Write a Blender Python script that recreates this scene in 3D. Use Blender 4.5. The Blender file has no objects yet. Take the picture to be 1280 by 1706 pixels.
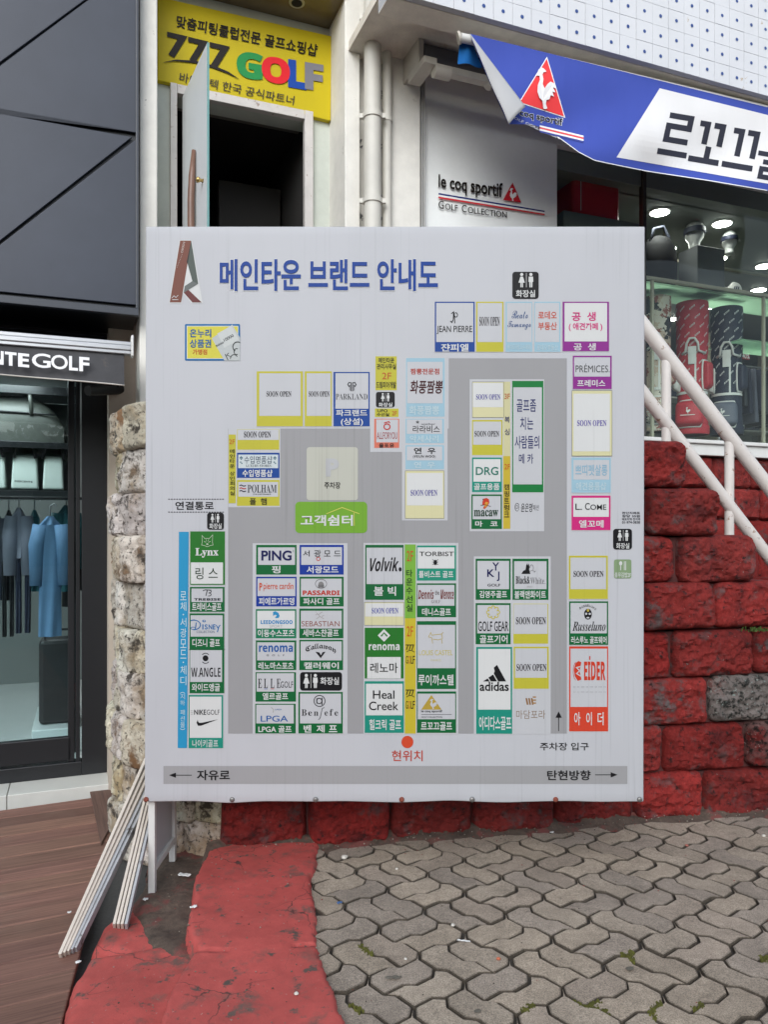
import bpy, math, random
import numpy as np
from mathutils import Vector, noise, Matrix
random.seed(7)
S = bpy.context.scene
C = S.collection
R = math.radians
# ------------------------------------------------------------------ camera, sky, sun, exposure
H = 1.55; FP = 1280.0; CX = 640.0; HY = 880.0
cam_d = bpy.data.cameras.new('camera'); cam = bpy.data.objects.new('camera', cam_d); C.objects.link(cam)
cam.location = (0, 0, H); cam.rotation_euler = (R(90), 0, 0)
cam_d.sensor_fit = 'VERTICAL'; cam_d.sensor_height = 36; cam_d.lens = 36 * FP / 1706
cam_d.shift_y = 27 / 1706; cam_d.clip_end = 2000; cam_d.clip_start = .05
S.camera = cam
W = bpy.data.worlds.new('World'); S.world = W; W.use_nodes = True
nt = W.node_tree; bg = nt.nodes['Background']
sky = nt.nodes.new('ShaderNodeTexSky'); sky.sky_type = 'NISHITA'; sky.sun_disc = False
SUN_EL, SUN_AZ = 31, 190
sky.sun_elevation = R(SUN_EL); sky.sun_rotation = R(SUN_AZ); sky.air_density = 1.0; sky.dust_density = 1.2; sky.ozone_density = 1.0
hs = nt.nodes.new('ShaderNodeHueSaturation'); hs.inputs['Saturation'].default_value = .55
nt.links.new(sky.outputs[0], hs.inputs['Color']); nt.links.new(hs.outputs[0], bg.inputs[0]); bg.inputs[1].default_value = .14
sun_d = bpy.data.lights.new('sun', 'SUN'); sun_d.energy = 1.25; sun_d.angle = R(40); sun_d.color = (.93, .965, 1)
sun = bpy.data.objects.new('sun', sun_d); C.objects.link(sun)
_d = Vector((math.sin(R(SUN_AZ)) * math.cos(R(SUN_EL)), math.cos(R(SUN_AZ)) * math.cos(R(SUN_EL)), math.sin(R(SUN_EL))))
sun.rotation_euler = _d.to_track_quat('Z', 'Y').to_euler(); sun.location = (0, -5, 12)
S.view_settings.view_transform = 'Standard'; S.view_settings.look = 'None'; S.view_settings.gamma = 1
S.view_settings.exposure = .76
S.cycles.max_bounces = 8; S.cycles.transparent_max_bounces = 16; S.cycles.sample_clamp_indirect = 6
# ------------------------------------------------------------------ placing helpers
T = math.tan(R(21.6)); CS = math.cos(R(21.6)); SN = math.sin(R(21.6)); YR = 5.1   # the shop fronts run 21.6 degrees off the sign
def pd(px, py, Y): return Vector(((px - CX) / FP * Y, Y, H + (HY - py) / FP * Y))
def pix(px, py, Y0, t=T): return pd(px, py, Y0 / (1 - t * (px - CX) / FP))
def pg(px, py, z=0.): return pd(px, py, (H - z) * FP / (py - HY))
def F(u, v, z): return Vector((u * CS - v * SN, YR + u * SN + v * CS, z))
def V0(Y0): return (Y0 - YR) * CS
def U(px, Y0):
    p = pix(px, HY, Y0); return p.x * CS + (p.y - YR) * SN
def Z(px, py, Y0): return pix(px, py, Y0).z
# ------------------------------------------------------------------ colours and materials
def lin(c): return tuple(((v / 255) / 12.92 if v <= 10 else (((v / 255) + .055) / 1.055) ** 2.4) for v in c)
_ref = lin((204, 206, 211.5))
def pc(c, k=.42): return tuple(min(.88, a / b * k) for a, b in zip(lin(c), _ref))      # printed colour: ink against the white vinyl
MATS = {}
def mat(name, col, rough=.6, metal=0, nz=None, bump=None, spec=.5, wear=None, emit=None, trans=0, attr=False):
    """nz=(scale, amount) colour variation; bump=(scale, strength, distance); wear=(scale, threshold, colour)"""
    if name in MATS: return MATS[name]
    m = bpy.data.materials.new(name); m.use_nodes = True; MATS[name] = m
    n = m.node_tree.nodes; L = m.node_tree.links; b = n['Principled BSDF']
    b.inputs['Roughness'].default_value = rough; b.inputs['Metallic'].default_value = metal
    b.inputs['Specular IOR Level'].default_value = spec; b.inputs['Transmission Weight'].default_value = trans
    geo = n.new('ShaderNodeNewGeometry')
    cur = None
    def rgb(c):
        q = n.new('ShaderNodeRGB'); q.outputs[0].default_value = (*c, 1); return q.outputs[0]
    cur = rgb(col)
    def tex(scale, detail=6, rg=.6):
        q = n.new('ShaderNodeTexNoise'); q.inputs['Scale'].default_value = scale; q.inputs['Detail'].default_value = detail
        q.inputs['Roughness'].default_value = rg; L.new(geo.outputs['Position'], q.inputs['Vector']); return q.outputs['Fac']
    if nz:
        for sc, am in ([nz] if not isinstance(nz, list) else nz):
            r = n.new('ShaderNodeMapRange'); r.inputs[1].default_value = .25; r.inputs[2].default_value = .75
            r.inputs[3].default_value = 1 - am; r.inputs[4].default_value = 1 + am; L.new(tex(sc), r.inputs[0])
            v = n.new('ShaderNodeVectorMath'); v.operation = 'SCALE'; L.new(cur, v.inputs[0]); L.new(r.outputs[0], v.inputs['Scale']); cur = v.outputs[0]
    for w in (wear or []):
        sc, th, wc = w[:3]; soft = w[3] if len(w) > 3 else .04
        r = n.new('ShaderNodeMapRange'); r.inputs[1].default_value = th; r.inputs[2].default_value = th + soft; L.new(tex(sc, 8, .68), r.inputs[0])
        x = n.new('ShaderNodeMix'); x.data_type = 'RGBA'; L.new(r.outputs[0], x.inputs[0]); L.new(cur, x.inputs[6]); x.inputs[7].default_value = (*wc, 1); cur = x.outputs[2]
    if attr:
        a = n.new('ShaderNodeVertexColor'); a.layer_name = 'ink'; x = n.new('ShaderNodeMix'); x.data_type = 'RGBA'; x.blend_type = 'MULTIPLY'; x.inputs[0].default_value = 1; L.new(cur, x.inputs[6]); L.new(a.outputs[0], x.inputs[7]); cur = x.outputs[2]
    L.new(cur, b.inputs['Base Color'])
    if bump:
        prev = None
        for sc, st, di in ([bump] if not isinstance(bump, list) else bump):
            q = n.new('ShaderNodeBump'); q.inputs['Strength'].default_value = st; q.inputs['Distance'].default_value = di; L.new(tex(sc, 8, .65), q.inputs['Height'])
            if prev: L.new(prev, q.inputs['Normal'])
            prev = q.outputs[0]
        L.new(prev, b.inputs['Normal'])
    if emit:
        b.inputs['Emission Color'].default_value = (*emit[0], 1); b.inputs['Emission Strength'].default_value = emit[1]
    return m
def glass_mat(name, tint, k=1.0, ior=1.5):
    m = bpy.data.materials.new(name); m.use_nodes = True; MATS[name] = m
    n = m.node_tree.nodes; L = m.node_tree.links; n.clear()
    o = n.new('ShaderNodeOutputMaterial'); t = n.new('ShaderNodeBsdfTransparent'); g = n.new('ShaderNodeBsdfGlossy'); x = n.new('ShaderNodeMixShader'); lw = n.new('ShaderNodeLayerWeight'); lw.inputs[0].default_value = .5
    pw = n.new('ShaderNodeMath'); pw.operation = 'POWER'; pw.inputs[1].default_value = 5; L.new(lw.outputs['Facing'], pw.inputs[0]); f = n.new('ShaderNodeMath'); f.operation = 'MULTIPLY_ADD'; f.inputs[1].default_value = .96; f.inputs[2].default_value = .04; L.new(pw.outputs[0], f.inputs[0])
    t.inputs[0].default_value = (*tint, 1); g.inputs['Roughness'].default_value = .005; g.inputs[0].default_value = (k, k, k, 1)
    L.new(f.outputs[0], x.inputs[0]); L.new(t.outputs[0], x.inputs[1]); L.new(g.outputs[0], x.inputs[2]); L.new(x.outputs[0], o.inputs[0]); return m
def print_mat(name, rough=.45, streak=.15, grime=.05, dirt=(.05, .045, .04), bump=.15):
    """one printed sheet: inks in the colour attribute, thin rain streaks and grime over them"""
    m = bpy.data.materials.new(name); m.use_nodes = True; MATS[name] = m
    n = m.node_tree.nodes; L = m.node_tree.links; b = n['Principled BSDF']; b.inputs['Roughness'].default_value = rough; b.inputs['Specular IOR Level'].default_value = .16
    a = n.new('ShaderNodeVertexColor'); a.layer_name = 'ink'; geo = n.new('ShaderNodeNewGeometry')
    def tx(sx, sz, detail, lo, hi, om):
        v = n.new('ShaderNodeVectorMath'); v.operation = 'MULTIPLY'; v.inputs[1].default_value = (sx, 1, sz); L.new(geo.outputs['Position'], v.inputs[0])
        t = n.new('ShaderNodeTexNoise'); t.inputs['Scale'].default_value = 1; t.inputs['Detail'].default_value = detail; L.new(v.outputs[0], t.inputs['Vector'])
        r = n.new('ShaderNodeMapRange'); r.inputs[1].default_value = lo; r.inputs[2].default_value = hi; r.inputs[3].default_value = 0; r.inputs[4].default_value = om; L.new(t.outputs['Fac'], r.inputs[0]); return r.outputs[0]
    def mul(p, q):
        x = n.new('ShaderNodeMath'); x.operation = 'MULTIPLY'; L.new(p, x.inputs[0]); L.new(q, x.inputs[1]); return x.outputs[0]
    def add(p, q):
        x = n.new('ShaderNodeMath'); x.operation = 'ADD'; L.new(p, x.inputs[0]); L.new(q, x.inputs[1]); x.use_clamp = True; return x.outputs[0]
    st = mul(tx(95, 1.1, 3, .57, .72, 1), tx(3.2, 1.3, 2, .42, .66, streak))
    gr = tx(5, 2.2, 5, .45, .8, grime)
    x = n.new('ShaderNodeMix'); x.data_type = 'RGBA'; L.new(add(st, gr), x.inputs[0]); L.new(a.outputs[0], x.inputs[6]); x.inputs[7].default_value = (*dirt, 1)
    L.new(x.outputs[2], b.inputs['Base Color'])
    bm = n.new('ShaderNodeBump'); bm.inputs['Strength'].default_value = bump; bm.inputs['Distance'].default_value = .01; L.new(tx(7, 1.5, 3, .2, .8, 1), bm.inputs['Height']); L.new(bm.outputs[0], b.inputs['Normal'])
    return m
def attr_mat(name, rough, speck, bump, stain):
    m = print_mat(name, rough, 0, 0); n = m.node_tree.nodes; L = m.node_tree.links; b = n['Principled BSDF']
    geo = n.new('ShaderNodeNewGeometry')
    def t(sc, d=4):
        q = n.new('ShaderNodeTexNoise'); q.inputs['Scale'].default_value = sc; q.inputs['Detail'].default_value = d; q.inputs['Roughness'].default_value = .7; L.new(geo.outputs['Position'], q.inputs['Vector']); return q.outputs['Fac']
    def mr(i, lo, hi, a, c):
        r = n.new('ShaderNodeMapRange'); r.inputs[1].default_value = lo; r.inputs[2].default_value = hi; r.inputs[3].default_value = a; r.inputs[4].default_value = c; L.new(i, r.inputs[0]); return r.outputs[0]
    a = [q for q in n if q.bl_idname == 'ShaderNodeVertexColor'][0]; cur = a.outputs[0]
    for i in (mr(t(210, 3), .34, .66, 1 - speck, 1 + speck), mr(t(6), .3, .7, 1 - stain, 1 + stain), mr(t(34, 6), .3, .7, 1 - stain * .7, 1 + stain * .7)):
        v = n.new('ShaderNodeVectorMath'); v.operation = 'SCALE'; L.new(cur, v.inputs[0]); L.new(i, v.inputs['Scale']); cur = v.outputs[0]
    L.new(cur, b.inputs['Base Color'])
    bm = n.new('ShaderNodeBump'); bm.inputs['Strength'].default_value = bump; bm.inputs['Distance'].default_value = .004; L.new(t(260, 5), bm.inputs['Height']); L.new(bm.outputs[0], b.inputs['Normal'])
    return m
# ------------------------------------------------------------------ object helpers
WL = {}
def tag(o, label=None, cat=None, group=None, kind=None):
    if label: o['label'] = label
    if cat: o['category'] = cat
    if group: o['group'] = group
    if kind: o['kind'] = kind
    return o
def thing(name, label, cat, loc=(0, 0, 0), group=None):
    o = bpy.data.objects.new(name, None); C.objects.link(o); o.location = loc; o.empty_display_size = .1; WL[o.name] = Vector(loc)
    return tag(o, label, cat, group)
def link(name, me, parent, loc):
    o = bpy.data.objects.new(name, me); C.objects.link(o); WL[o.name] = Vector(loc)
    if parent is not None: o.parent = parent; o.location = Vector(loc) - WL[parent.name]
    else: o.location = loc
    return o
def dup(o, delta=(0, 0, 0), rz=0, parent=None):
    c = o.copy(); C.objects.link(c)
    if parent is not None: c.parent = parent
    else: c.location = o.location + Vector(delta); c.rotation_euler.z += rz
    for ch in o.children: dup(ch, parent=c)
    return c
class MB:
    def __init__(s): s.v = []; s.f = []; s.m = []; s.c = None
    def add(s, vs, fs, mi=0):
        k = len(s.v); s.v += [tuple(v) for v in vs]; s.f += [tuple(i + k for i in f) for f in fs]; s.m += [mi] * len(fs); return s
    def hexa(s, p, mi=0):   # p: 4 bottom, 4 top
        return s.add(p, [(3, 2, 1, 0), (4, 5, 6, 7), (0, 1, 5, 4), (1, 2, 6, 5), (2, 3, 7, 6), (3, 0, 4, 7)], mi)
    def fbox(s, u0, u1, v0, v1, z0, z1, mi=0):
        return s.hexa([F(u0, v0, z0), F(u1, v0, z0), F(u1, v1, z0), F(u0, v1, z0), F(u0, v0, z1), F(u1, v0, z1), F(u1, v1, z1), F(u0, v1, z1)], mi)
    def box(s, x0, x1, y0, y1, z0, z1, mi=0):
        return s.hexa([(x0, y0, z0), (x1, y0, z0), (x1, y1, z0), (x0, y1, z0), (x0, y0, z1), (x1, y0, z1), (x1, y1, z1), (x0, y1, z1)], mi)
    def prism(s, pts, off, mi=0):
        n = len(pts); pts = [Vector(p) for p in pts]; off = Vector(off)
        s.add(pts + [p + off for p in pts], [tuple(range(n))] + [tuple(range(2 * n - 1, n - 1, -1))] + [(i, i + n, (i + 1) % n + n, (i + 1) % n) for i in range(n)], mi); return s
    def tube(s, pts, r, n=12, mi=0, closed=False):
        pts = [Vector(p) for p in pts]; N = len(pts); rr = r if isinstance(r, (list, tuple)) else [r] * N; vs = []; up = None
        for i, p in enumerate(pts):
            a = pts[(i - 1) % N] if closed or i else p; b = pts[(i + 1) % N] if closed or i < N - 1 else p
            d = (b - a).normalized()
            if up is None: up = d.orthogonal().normalized()
            up = (up - d * up.dot(d)).normalized(); w = d.cross(up)
            vs += [p + (up * math.cos(2 * math.pi * k / n) + w * math.sin(2 * math.pi * k / n)) * rr[i] for k in range(n)]
        fs = [(i * n + k, i * n + (k + 1) % n, ((i + 1) % N) * n + (k + 1) % n, ((i + 1) % N) * n + k) for i in range(N if closed else N - 1) for k in range(n)]
        if not closed: fs += [tuple(range(n))[::-1], tuple(range((N - 1) * n, N * n))]
        return s.add(vs, fs, mi)
    def grid(s, fn, nu, nv, mi=0):
        vs = [fn(i / nu, j / nv) for j in range(nv + 1) for i in range(nu + 1)]
        return s.add(vs, [(j * (nu + 1) + i, j * (nu + 1) + i + 1, (j + 1) * (nu + 1) + i + 1, (j + 1) * (nu + 1) + i) for j in range(nv) for i in range(nu)], mi)
    def lathe(s, prof, c=(0, 0, 0), n=24, sx=1, sy=1, mi=0):
        c = Vector(c); vs = [c + Vector((r * sx * math.cos(2 * math.pi * k / n), r * sy * math.sin(2 * math.pi * k / n), z)) for r, z in prof for k in range(n)]; N = len(prof)
        fs = [(i * n + k, i * n + (k + 1) % n, (i + 1) * n + (k + 1) % n, (i + 1) * n + k) for i in range(N - 1) for k in range(n)]
        fs += [tuple(range(n))[::-1], tuple(range((N - 1) * n, N * n))]; return s.add(vs, fs, mi)
    def build(s, name, mats, parent=None, smooth=False, bevel=0, seg=2, origin=None):
        v = np.array(s.v, dtype=float); lo = v.min(0); hi = v.max(0)
        o0 = np.array(origin if origin is not None else ((lo[0] + hi[0]) / 2, (lo[1] + hi[1]) / 2, lo[2]), dtype=float)
        me = bpy.data.meshes.new(name); me.from_pydata((v - o0).tolist(), [], s.f)
        mats = mats if isinstance(mats, (list, tuple)) else [mats]
        for m in mats: me.materials.append(m)
        me.polygons.foreach_set('material_index', s.m)
        if s.c is not None:
            ca = me.color_attributes.new('ink', 'FLOAT_COLOR', 'CORNER'); arr = np.ones((len(me.loops), 4), dtype=np.float32)
            for p, c in zip(me.polygons, s.c): arr[p.loop_start:p.loop_start + p.loop_total, :3] = c
            ca.data.foreach_set('color', arr.ravel())
        if smooth: me.polygons.foreach_set('use_smooth', [True] * len(me.polygons))
        me.update(); o = link(name, me, parent, o0)
        if smooth and smooth != True:
            me.set_sharp_from_angle(angle=R(smooth))
        if bevel:
            b = o.modifiers.new('bevel', 'BEVEL'); b.width = bevel; b.segments = seg; b.limit_method = 'ANGLE'; b.angle_limit = R(40)
        return o
# ------------------------------------------------------------------ printing helper: ink shapes given on the sheet, laid a hair above it
_tc = {}; _cu = _co = None
ALPH = {'s': 0x1D400, 'c': 0x1D4D0, 'f': 0x1D56C, 'i': 0x1D63C, 'h': 0x1D5D4, 'n': 0x1D5A0, 'I': 0x1D468, 'x': 0x1D5D4}
def text_polys(body, st='k', bold=.017):
    key = (body, st, bold)
    if key in _tc: return _tc[key]
    t = body
    if st in ALPH:
        k = ALPH[st]; t = ''.join(chr(k + ord(ch) - 65) if 'A' <= ch <= 'Z' else chr(k + 26 + ord(ch) - 97) if 'a' <= ch <= 'z' else ch for ch in body)
    global _cu, _co
    if _cu is None: _cu = bpy.data.curves.new('tmp', 'FONT'); _cu.resolution_u = 4; _co = bpy.data.objects.new('tmp', _cu)
    _cu.body = t; _cu.offset = bold; me = bpy.data.meshes.new_from_object(_co)
    vs = np.array([v.co[:2] for v in me.vertices]); fs = [tuple(p.vertices) for p in me.polygons]
    bpy.data.meshes.remove(me)
    lo = vs.min(0); hi = vs.max(0); vs = (vs - lo) / np.maximum(hi - lo, 1e-6); vs[:, 1] = 1 - vs[:, 1]
    _tc[key] = (vs, fs); return _tc[key]
class PR:
    def __init__(s, mp, k=.42): s.mp = mp; s.b = MB(); s.b.c = []; s.k = k
    def raw(s, pts, fs, col, L):
        s.b.add([s.mp(p[0], p[1], L) for p in pts], fs); s.b.c += [pc(col, s.k)] * len(fs); return s
    def poly(s, pts, col, L=1): return s.raw(pts, [tuple(range(len(pts)))], col, L)
    def rect(s, x0, y0, x1, y1, col, L=1): return s.poly([(x0, y0), (x1, y0), (x1, y1), (x0, y1)], col, L)
    def frame(s, x0, y0, x1, y1, w, col, L=1):
        a = [(x0, y0), (x1, y0), (x1, y1), (x0, y1)]; b = [(x0 + w, y0 + w), (x1 - w, y0 + w), (x1 - w, y1 - w), (x0 + w, y1 - w)]
        return s.raw(a + b, [(i, (i + 1) % 4, 4 + (i + 1) % 4, 4 + i) for i in range(4)], col, L)
    def rrect(s, x0, y0, x1, y1, r, col, L=1):
        p = []
        for cx, cy, a in ((x1 - r, y0 + r, -90), (x1 - r, y1 - r, 0), (x0 + r, y1 - r, 90), (x0 + r, y0 + r, 180)):
            p += [(cx + r * math.cos(R(a + q * 18)), cy + r * math.sin(R(a + q * 18))) for q in range(6)]
        return s.poly(p, col, L)
    def ell(s, cx, cy, rx, ry, col, L=2, n=28): return s.poly([(cx + rx * math.cos(2 * math.pi * i / n), cy + ry * math.sin(2 * math.pi * i / n)) for i in range(n)], col, L)
    def line(s, pts, w, col, L=5, closed=False):
        N = len(pts); Lf = []; Rt = []; ws = w if isinstance(w, (list, tuple)) else [w] * N
        for i in range(N):
            a = pts[(i - 1) % N] if closed or i else pts[i]; b = pts[(i + 1) % N] if closed or i < N - 1 else pts[i]; p = pts[i]
            d1 = Vector((p[0] - a[0], p[1] - a[1])); d2 = Vector((b[0] - p[0], b[1] - p[1]))
            if d1.length < 1e-6: d1 = d2
            if d2.length < 1e-6: d2 = d1
            d1.normalize(); d2.normalize(); n1 = Vector((-d1.y, d1.x)); n2 = Vector((-d2.y, d2.x)); m = n1 + n2
            if m.length < 1e-3: m = n1
            m.normalize(); q = m * (ws[i] / 2 / max(.45, m.dot(n1))); Lf.append((p[0] + q.x, p[1] + q.y)); Rt.append((p[0] - q.x, p[1] - q.y))
        return s.raw(Lf + Rt, [(i, (i + 1) % N, N + (i + 1) % N, N + i) for i in range(N if closed else N - 1)], col, L)
    def ring(s, cx, cy, rx, ry, w, col, L=5, n=28): return s.line([(cx + rx * math.cos(2 * math.pi * i / n), cy + ry * math.sin(2 * math.pi * i / n)) for i in range(n)], w, col, L, True)
    def arc(s, cx, cy, rx, ry, a0, a1, w, col, L=5, n=14): return s.line([(cx + rx * math.cos(R(a0 + (a1 - a0) * i / n)), cy + ry * math.sin(R(a0 + (a1 - a0) * i / n))) for i in range(n + 1)], w, col, L)
    def textq(s, body, q, col, L=5, b=.017, st='k'):
        vs, fs = text_polys(body, st, b); q = [np.array(p, float) for p in q]; x = vs[:, :1]; y = vs[:, 1:]
        return s.raw(((q[0] * (1 - x) + q[1] * x) * (1 - y) + (q[3] * (1 - x) + q[2] * x) * y).tolist(), fs, col, L)
    def text(s, body, x0, y0, x1, y1, col, L=5, b=.017, st='k', sl=0):
        return s.textq(body, [(x0 + sl, y0), (x1 + sl, y0), (x1, y1), (x0, y1)], col, L, b, st)
    def vtext(s, body, x0, x1, y0, y1, col, L=5, b=.014):
        n = sum(.5 if c in ' ·()' else 1 for c in body); h = (y1 - y0) / n; y = y0
        for c in body:
            k = .5 if c in ' ·()' else 1
            if c == '·': s.ell((x0 + x1) / 2, y + h * .25, 1.2, 1.2, col, L)
            elif c == '(': s.arc((x0 + x1) / 2, y + h * .6, 4, 3, 200, 340, 1, col, L)
            elif c == ')': s.arc((x0 + x1) / 2, y - h * .05, 4, 3, 20, 160, 1, col, L)
            elif c != ' ': s.text(c, x0, y + h * .06, x1, y + h * .9, col, L, b)
            y += h * k
        return s
    def build(s, name, m, parent=None): return s.b.build(name, m, parent)
# ------------------------------------------------------------------ materials used in several places
M_print = print_mat('printed_vinyl'); M_sign = print_mat('sign_print', .4, .08, .10, (.12, .1, .07)); M_clean = print_mat('lettering_film', .35, .0, .03)
M_flag = print_mat('banner_print', .8, .0, .05, bump=.5)
M_white = mat('white_painted_steel', (.66, .66, .63), .5, nz=(6, .06), wear=[(9, .70, (.20, .13, .08), .05)])
M_plaster = mat('cream_plaster', (.73, .71, .65), .75, nz=[(3, .10), (14, .05)], bump=(60, .25, .004), wear=[(2.6, .655, (.25, .21, .16), .05), (7, .70, (.12, .11, .10), .012)])
M_black = mat('black_metal', (.012, .013, .015), .35)
M_void = mat('dark_interior', (.012, .012, .012), .9)
M_alu = mat('brushed_aluminium', (.55, .56, .57), .35, .7, nz=(12, .05))
M_glass = glass_mat('shop_glass', (.90, .94, .92), .45); M_glass2 = glass_mat('door_glass', (.84, .92, .92), .5)
# ================================================================== GROUND
def wood_mat(name, cols, ang, rough=.7):
    m = bpy.data.materials.new(name); m.use_nodes = True; n = m.node_tree.nodes; L = m.node_tree.links; b = n['Principled BSDF']; b.inputs['Roughness'].default_value = rough
    geo = n.new('ShaderNodeNewGeometry'); mp = n.new('ShaderNodeMapping'); mp.vector_type = 'TEXTURE'; mp.inputs['Rotation'].default_value = (0, 0, ang); mp.inputs['Scale'].default_value = (1, .03, .1)
    L.new(geo.outputs['Position'], mp.inputs[0]); t = n.new('ShaderNodeTexNoise'); t.inputs['Scale'].default_value = 2.5; t.inputs['Detail'].default_value = 8; t.inputs['Roughness'].default_value = .7; L.new(mp.outputs[0], t.inputs[0])
    r = n.new('ShaderNodeValToRGB'); r.color_ramp.elements[0].position = .3; r.color_ramp.elements[1].position = .72
    r.color_ramp.elements[0].color = (*cols[0], 1); r.color_ramp.elements[1].color = (*cols[1], 1); L.new(t.outputs['Fac'], r.inputs[0])
    a = n.new('ShaderNodeVertexColor'); a.layer_name = 'ink'; x = n.new('ShaderNodeMix'); x.data_type = 'RGBA'; x.blend_type = 'MULTIPLY'; x.inputs[0].default_value = 1; L.new(r.outputs[0], x.inputs[6]); L.new(a.outputs[0], x.inputs[7])
    t2 = n.new('ShaderNodeTexNoise'); t2.inputs['Scale'].default_value = 5; t2.inputs['Detail'].default_value = 7; L.new(geo.outputs['Position'], t2.inputs[0])
    r2 = n.new('ShaderNodeMapRange'); r2.inputs[1].default_value = .56; r2.inputs[2].default_value = .75; r2.inputs[4].default_value = .45; L.new(t2.outputs['Fac'], r2.inputs[0])
    y = n.new('ShaderNodeMix'); y.data_type = 'RGBA'; L.new(r2.outputs[0], y.inputs[0]); L.new(x.outputs[2], y.inputs[6]); y.inputs[7].default_value = (.20, .125, .095, 1); L.new(y.outputs[2], b.inputs['Base Color'])
    bm = n.new('ShaderNodeBump'); bm.inputs['Strength'].default_value = .35; bm.inputs['Distance'].default_value = .003; L.new(t.outputs['Fac'], bm.inputs['Height']); L.new(bm.outputs[0], b.inputs['Normal']); return m
M_asph = mat('worn_asphalt', (.06, .058, .055), .9, nz=[(2, .2), (60, .2)], bump=(120, .4, .004))
b = MB(); b.add([(-150, -150, -.17), (150, -150, -.17), (150, 150, -.17), (-150, 150, -.17)], [(0, 1, 2, 3)]); tag(b.build('ground', M_asph), kind='structure')
# sand bed and zigzag pavers
M_bed = mat('joint_sand', (.05, .043, .035), .95, nz=[(20, .3)], bump=(180, .5, .004))
b = MB(); b.prism([(-.05, .2, -.016), (4.6, .2, -.016), (4.6, 4.72, -.016), (-.5, 3.79, -.016), (-.42, 3.2, -.016), (-.3, 2.4, -.016)], (0, 0, -.15)); tag(b.build('paving_bed', M_bed), kind='structure')
def wave(t):
    t %= 1
    return 1 if t < .36 else 1 - (t - .36) / .07 if t < .5 else -1 if t < .86 else -1 + (t - .86) / .07
AW = .0135; PP_ = .232; PA = R(39)
joints = []
def pavers():
    rnd = random.Random(3); b = MB(); b.c = []
    def add(x0, y0, x1, y1):
        n = 20; per = []
        for (ax, ay), (bx, by) in (((x0, y0), (x1, y0)), ((x1, y0), (x1, y1)), ((x1, y1), (x0, y1)), ((x0, y1), (x0, y0))):
            k = max(4, int(round(math.hypot(bx - ax, by - ay) / .232 * n)))
            per += [(ax + (bx - ax) * i / k, ay + (by - ay) * i / k) for i in range(k)]
        cx = (x0 + x1) / 2; cy = (y0 + y1) / 2; rot = rnd.gauss(0, .012); zz = rnd.uniform(-.0035, .0025); tx = rnd.gauss(0, .010); ty = rnd.gauss(0, .010)
        sx = rnd.gauss(0, .0015); sy = rnd.gauss(0, .0015)
        def w(x, y, ins, z):
            dx = x - cx; dy = y - cy; L = max(abs(x1 - x0), abs(y1 - y0)) / 2
            hx = (x1 - x0) / 2; hy = (y1 - y0) / 2
            X = cx + dx * (1 - ins / hx) ; Yy = cy + dy * (1 - ins / hy)
            X += AW * wave(y / PP_) + sx - dy * rot; Yy += AW * wave(x / PP_) + sy + dx * rot
            z += zz + tx * dx + ty * dy
            return (X * math.cos(PA) - Yy * math.sin(PA), X * math.sin(PA) + Yy * math.cos(PA), z)
        g = rnd.uniform(.0032, .0055)
        r0 = [w(x, y, g, -.04) for x, y in per]; r1 = [w(x, y, g, -.008) for x, y in per]; r2 = [w(x, y, g + .0015, -.002) for x, y in per]; r3 = [w(x, y, g + .005, 0) for x, y in per]
        c = w(cx, cy, 0, 0)
        if not (-.62 < c[0] < 4.4 and .5 < c[1] < 3.80 + .183 * c[0]): return
        if c[0] < -.165 - (c[1] - 2.44) * .155 - .11: return
        N = len(per); fs = []
        for q in range(3): fs += [(q * N + i, q * N + (i + 1) % N, (q + 1) * N + (i + 1) % N, (q + 1) * N + i) for i in range(N)]
        fs.append(tuple(range(3 * N, 4 * N))); b.add(r0 + r1 + r2 + r3, fs)
        base = rnd.choice([(.335, .280, .220), (.330, .272, .216), (.343, .284, .220), (.305, .256, .208)]); k = rnd.uniform(.88, 1.10)
        top_c = tuple(v * k for v in base); b.c += [(.085, .070, .054)] * (2 * N) + [tuple(v * .62 for v in top_c)] * N + [top_c]
        joints.extend(Vector(p) for p in r0[::3])
    s = PP_
    for i in range(-26, 30):
        for j in range(-26, 30):
            if (i + j) % 2: add(i * s, j * s, i * s + s, j * s + s / 2); add(i * s, j * s + s / 2, i * s + s, j * s + s)
            else: add(i * s, j * s, i * s + s / 2, j * s + s); add(i * s + s / 2, j * s, i * s + s, j * s + s)
    return tag(b.build('paving', attr_mat('concrete_pavers', .9, .42, .6, .2)), kind='structure')
pavers()
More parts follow.
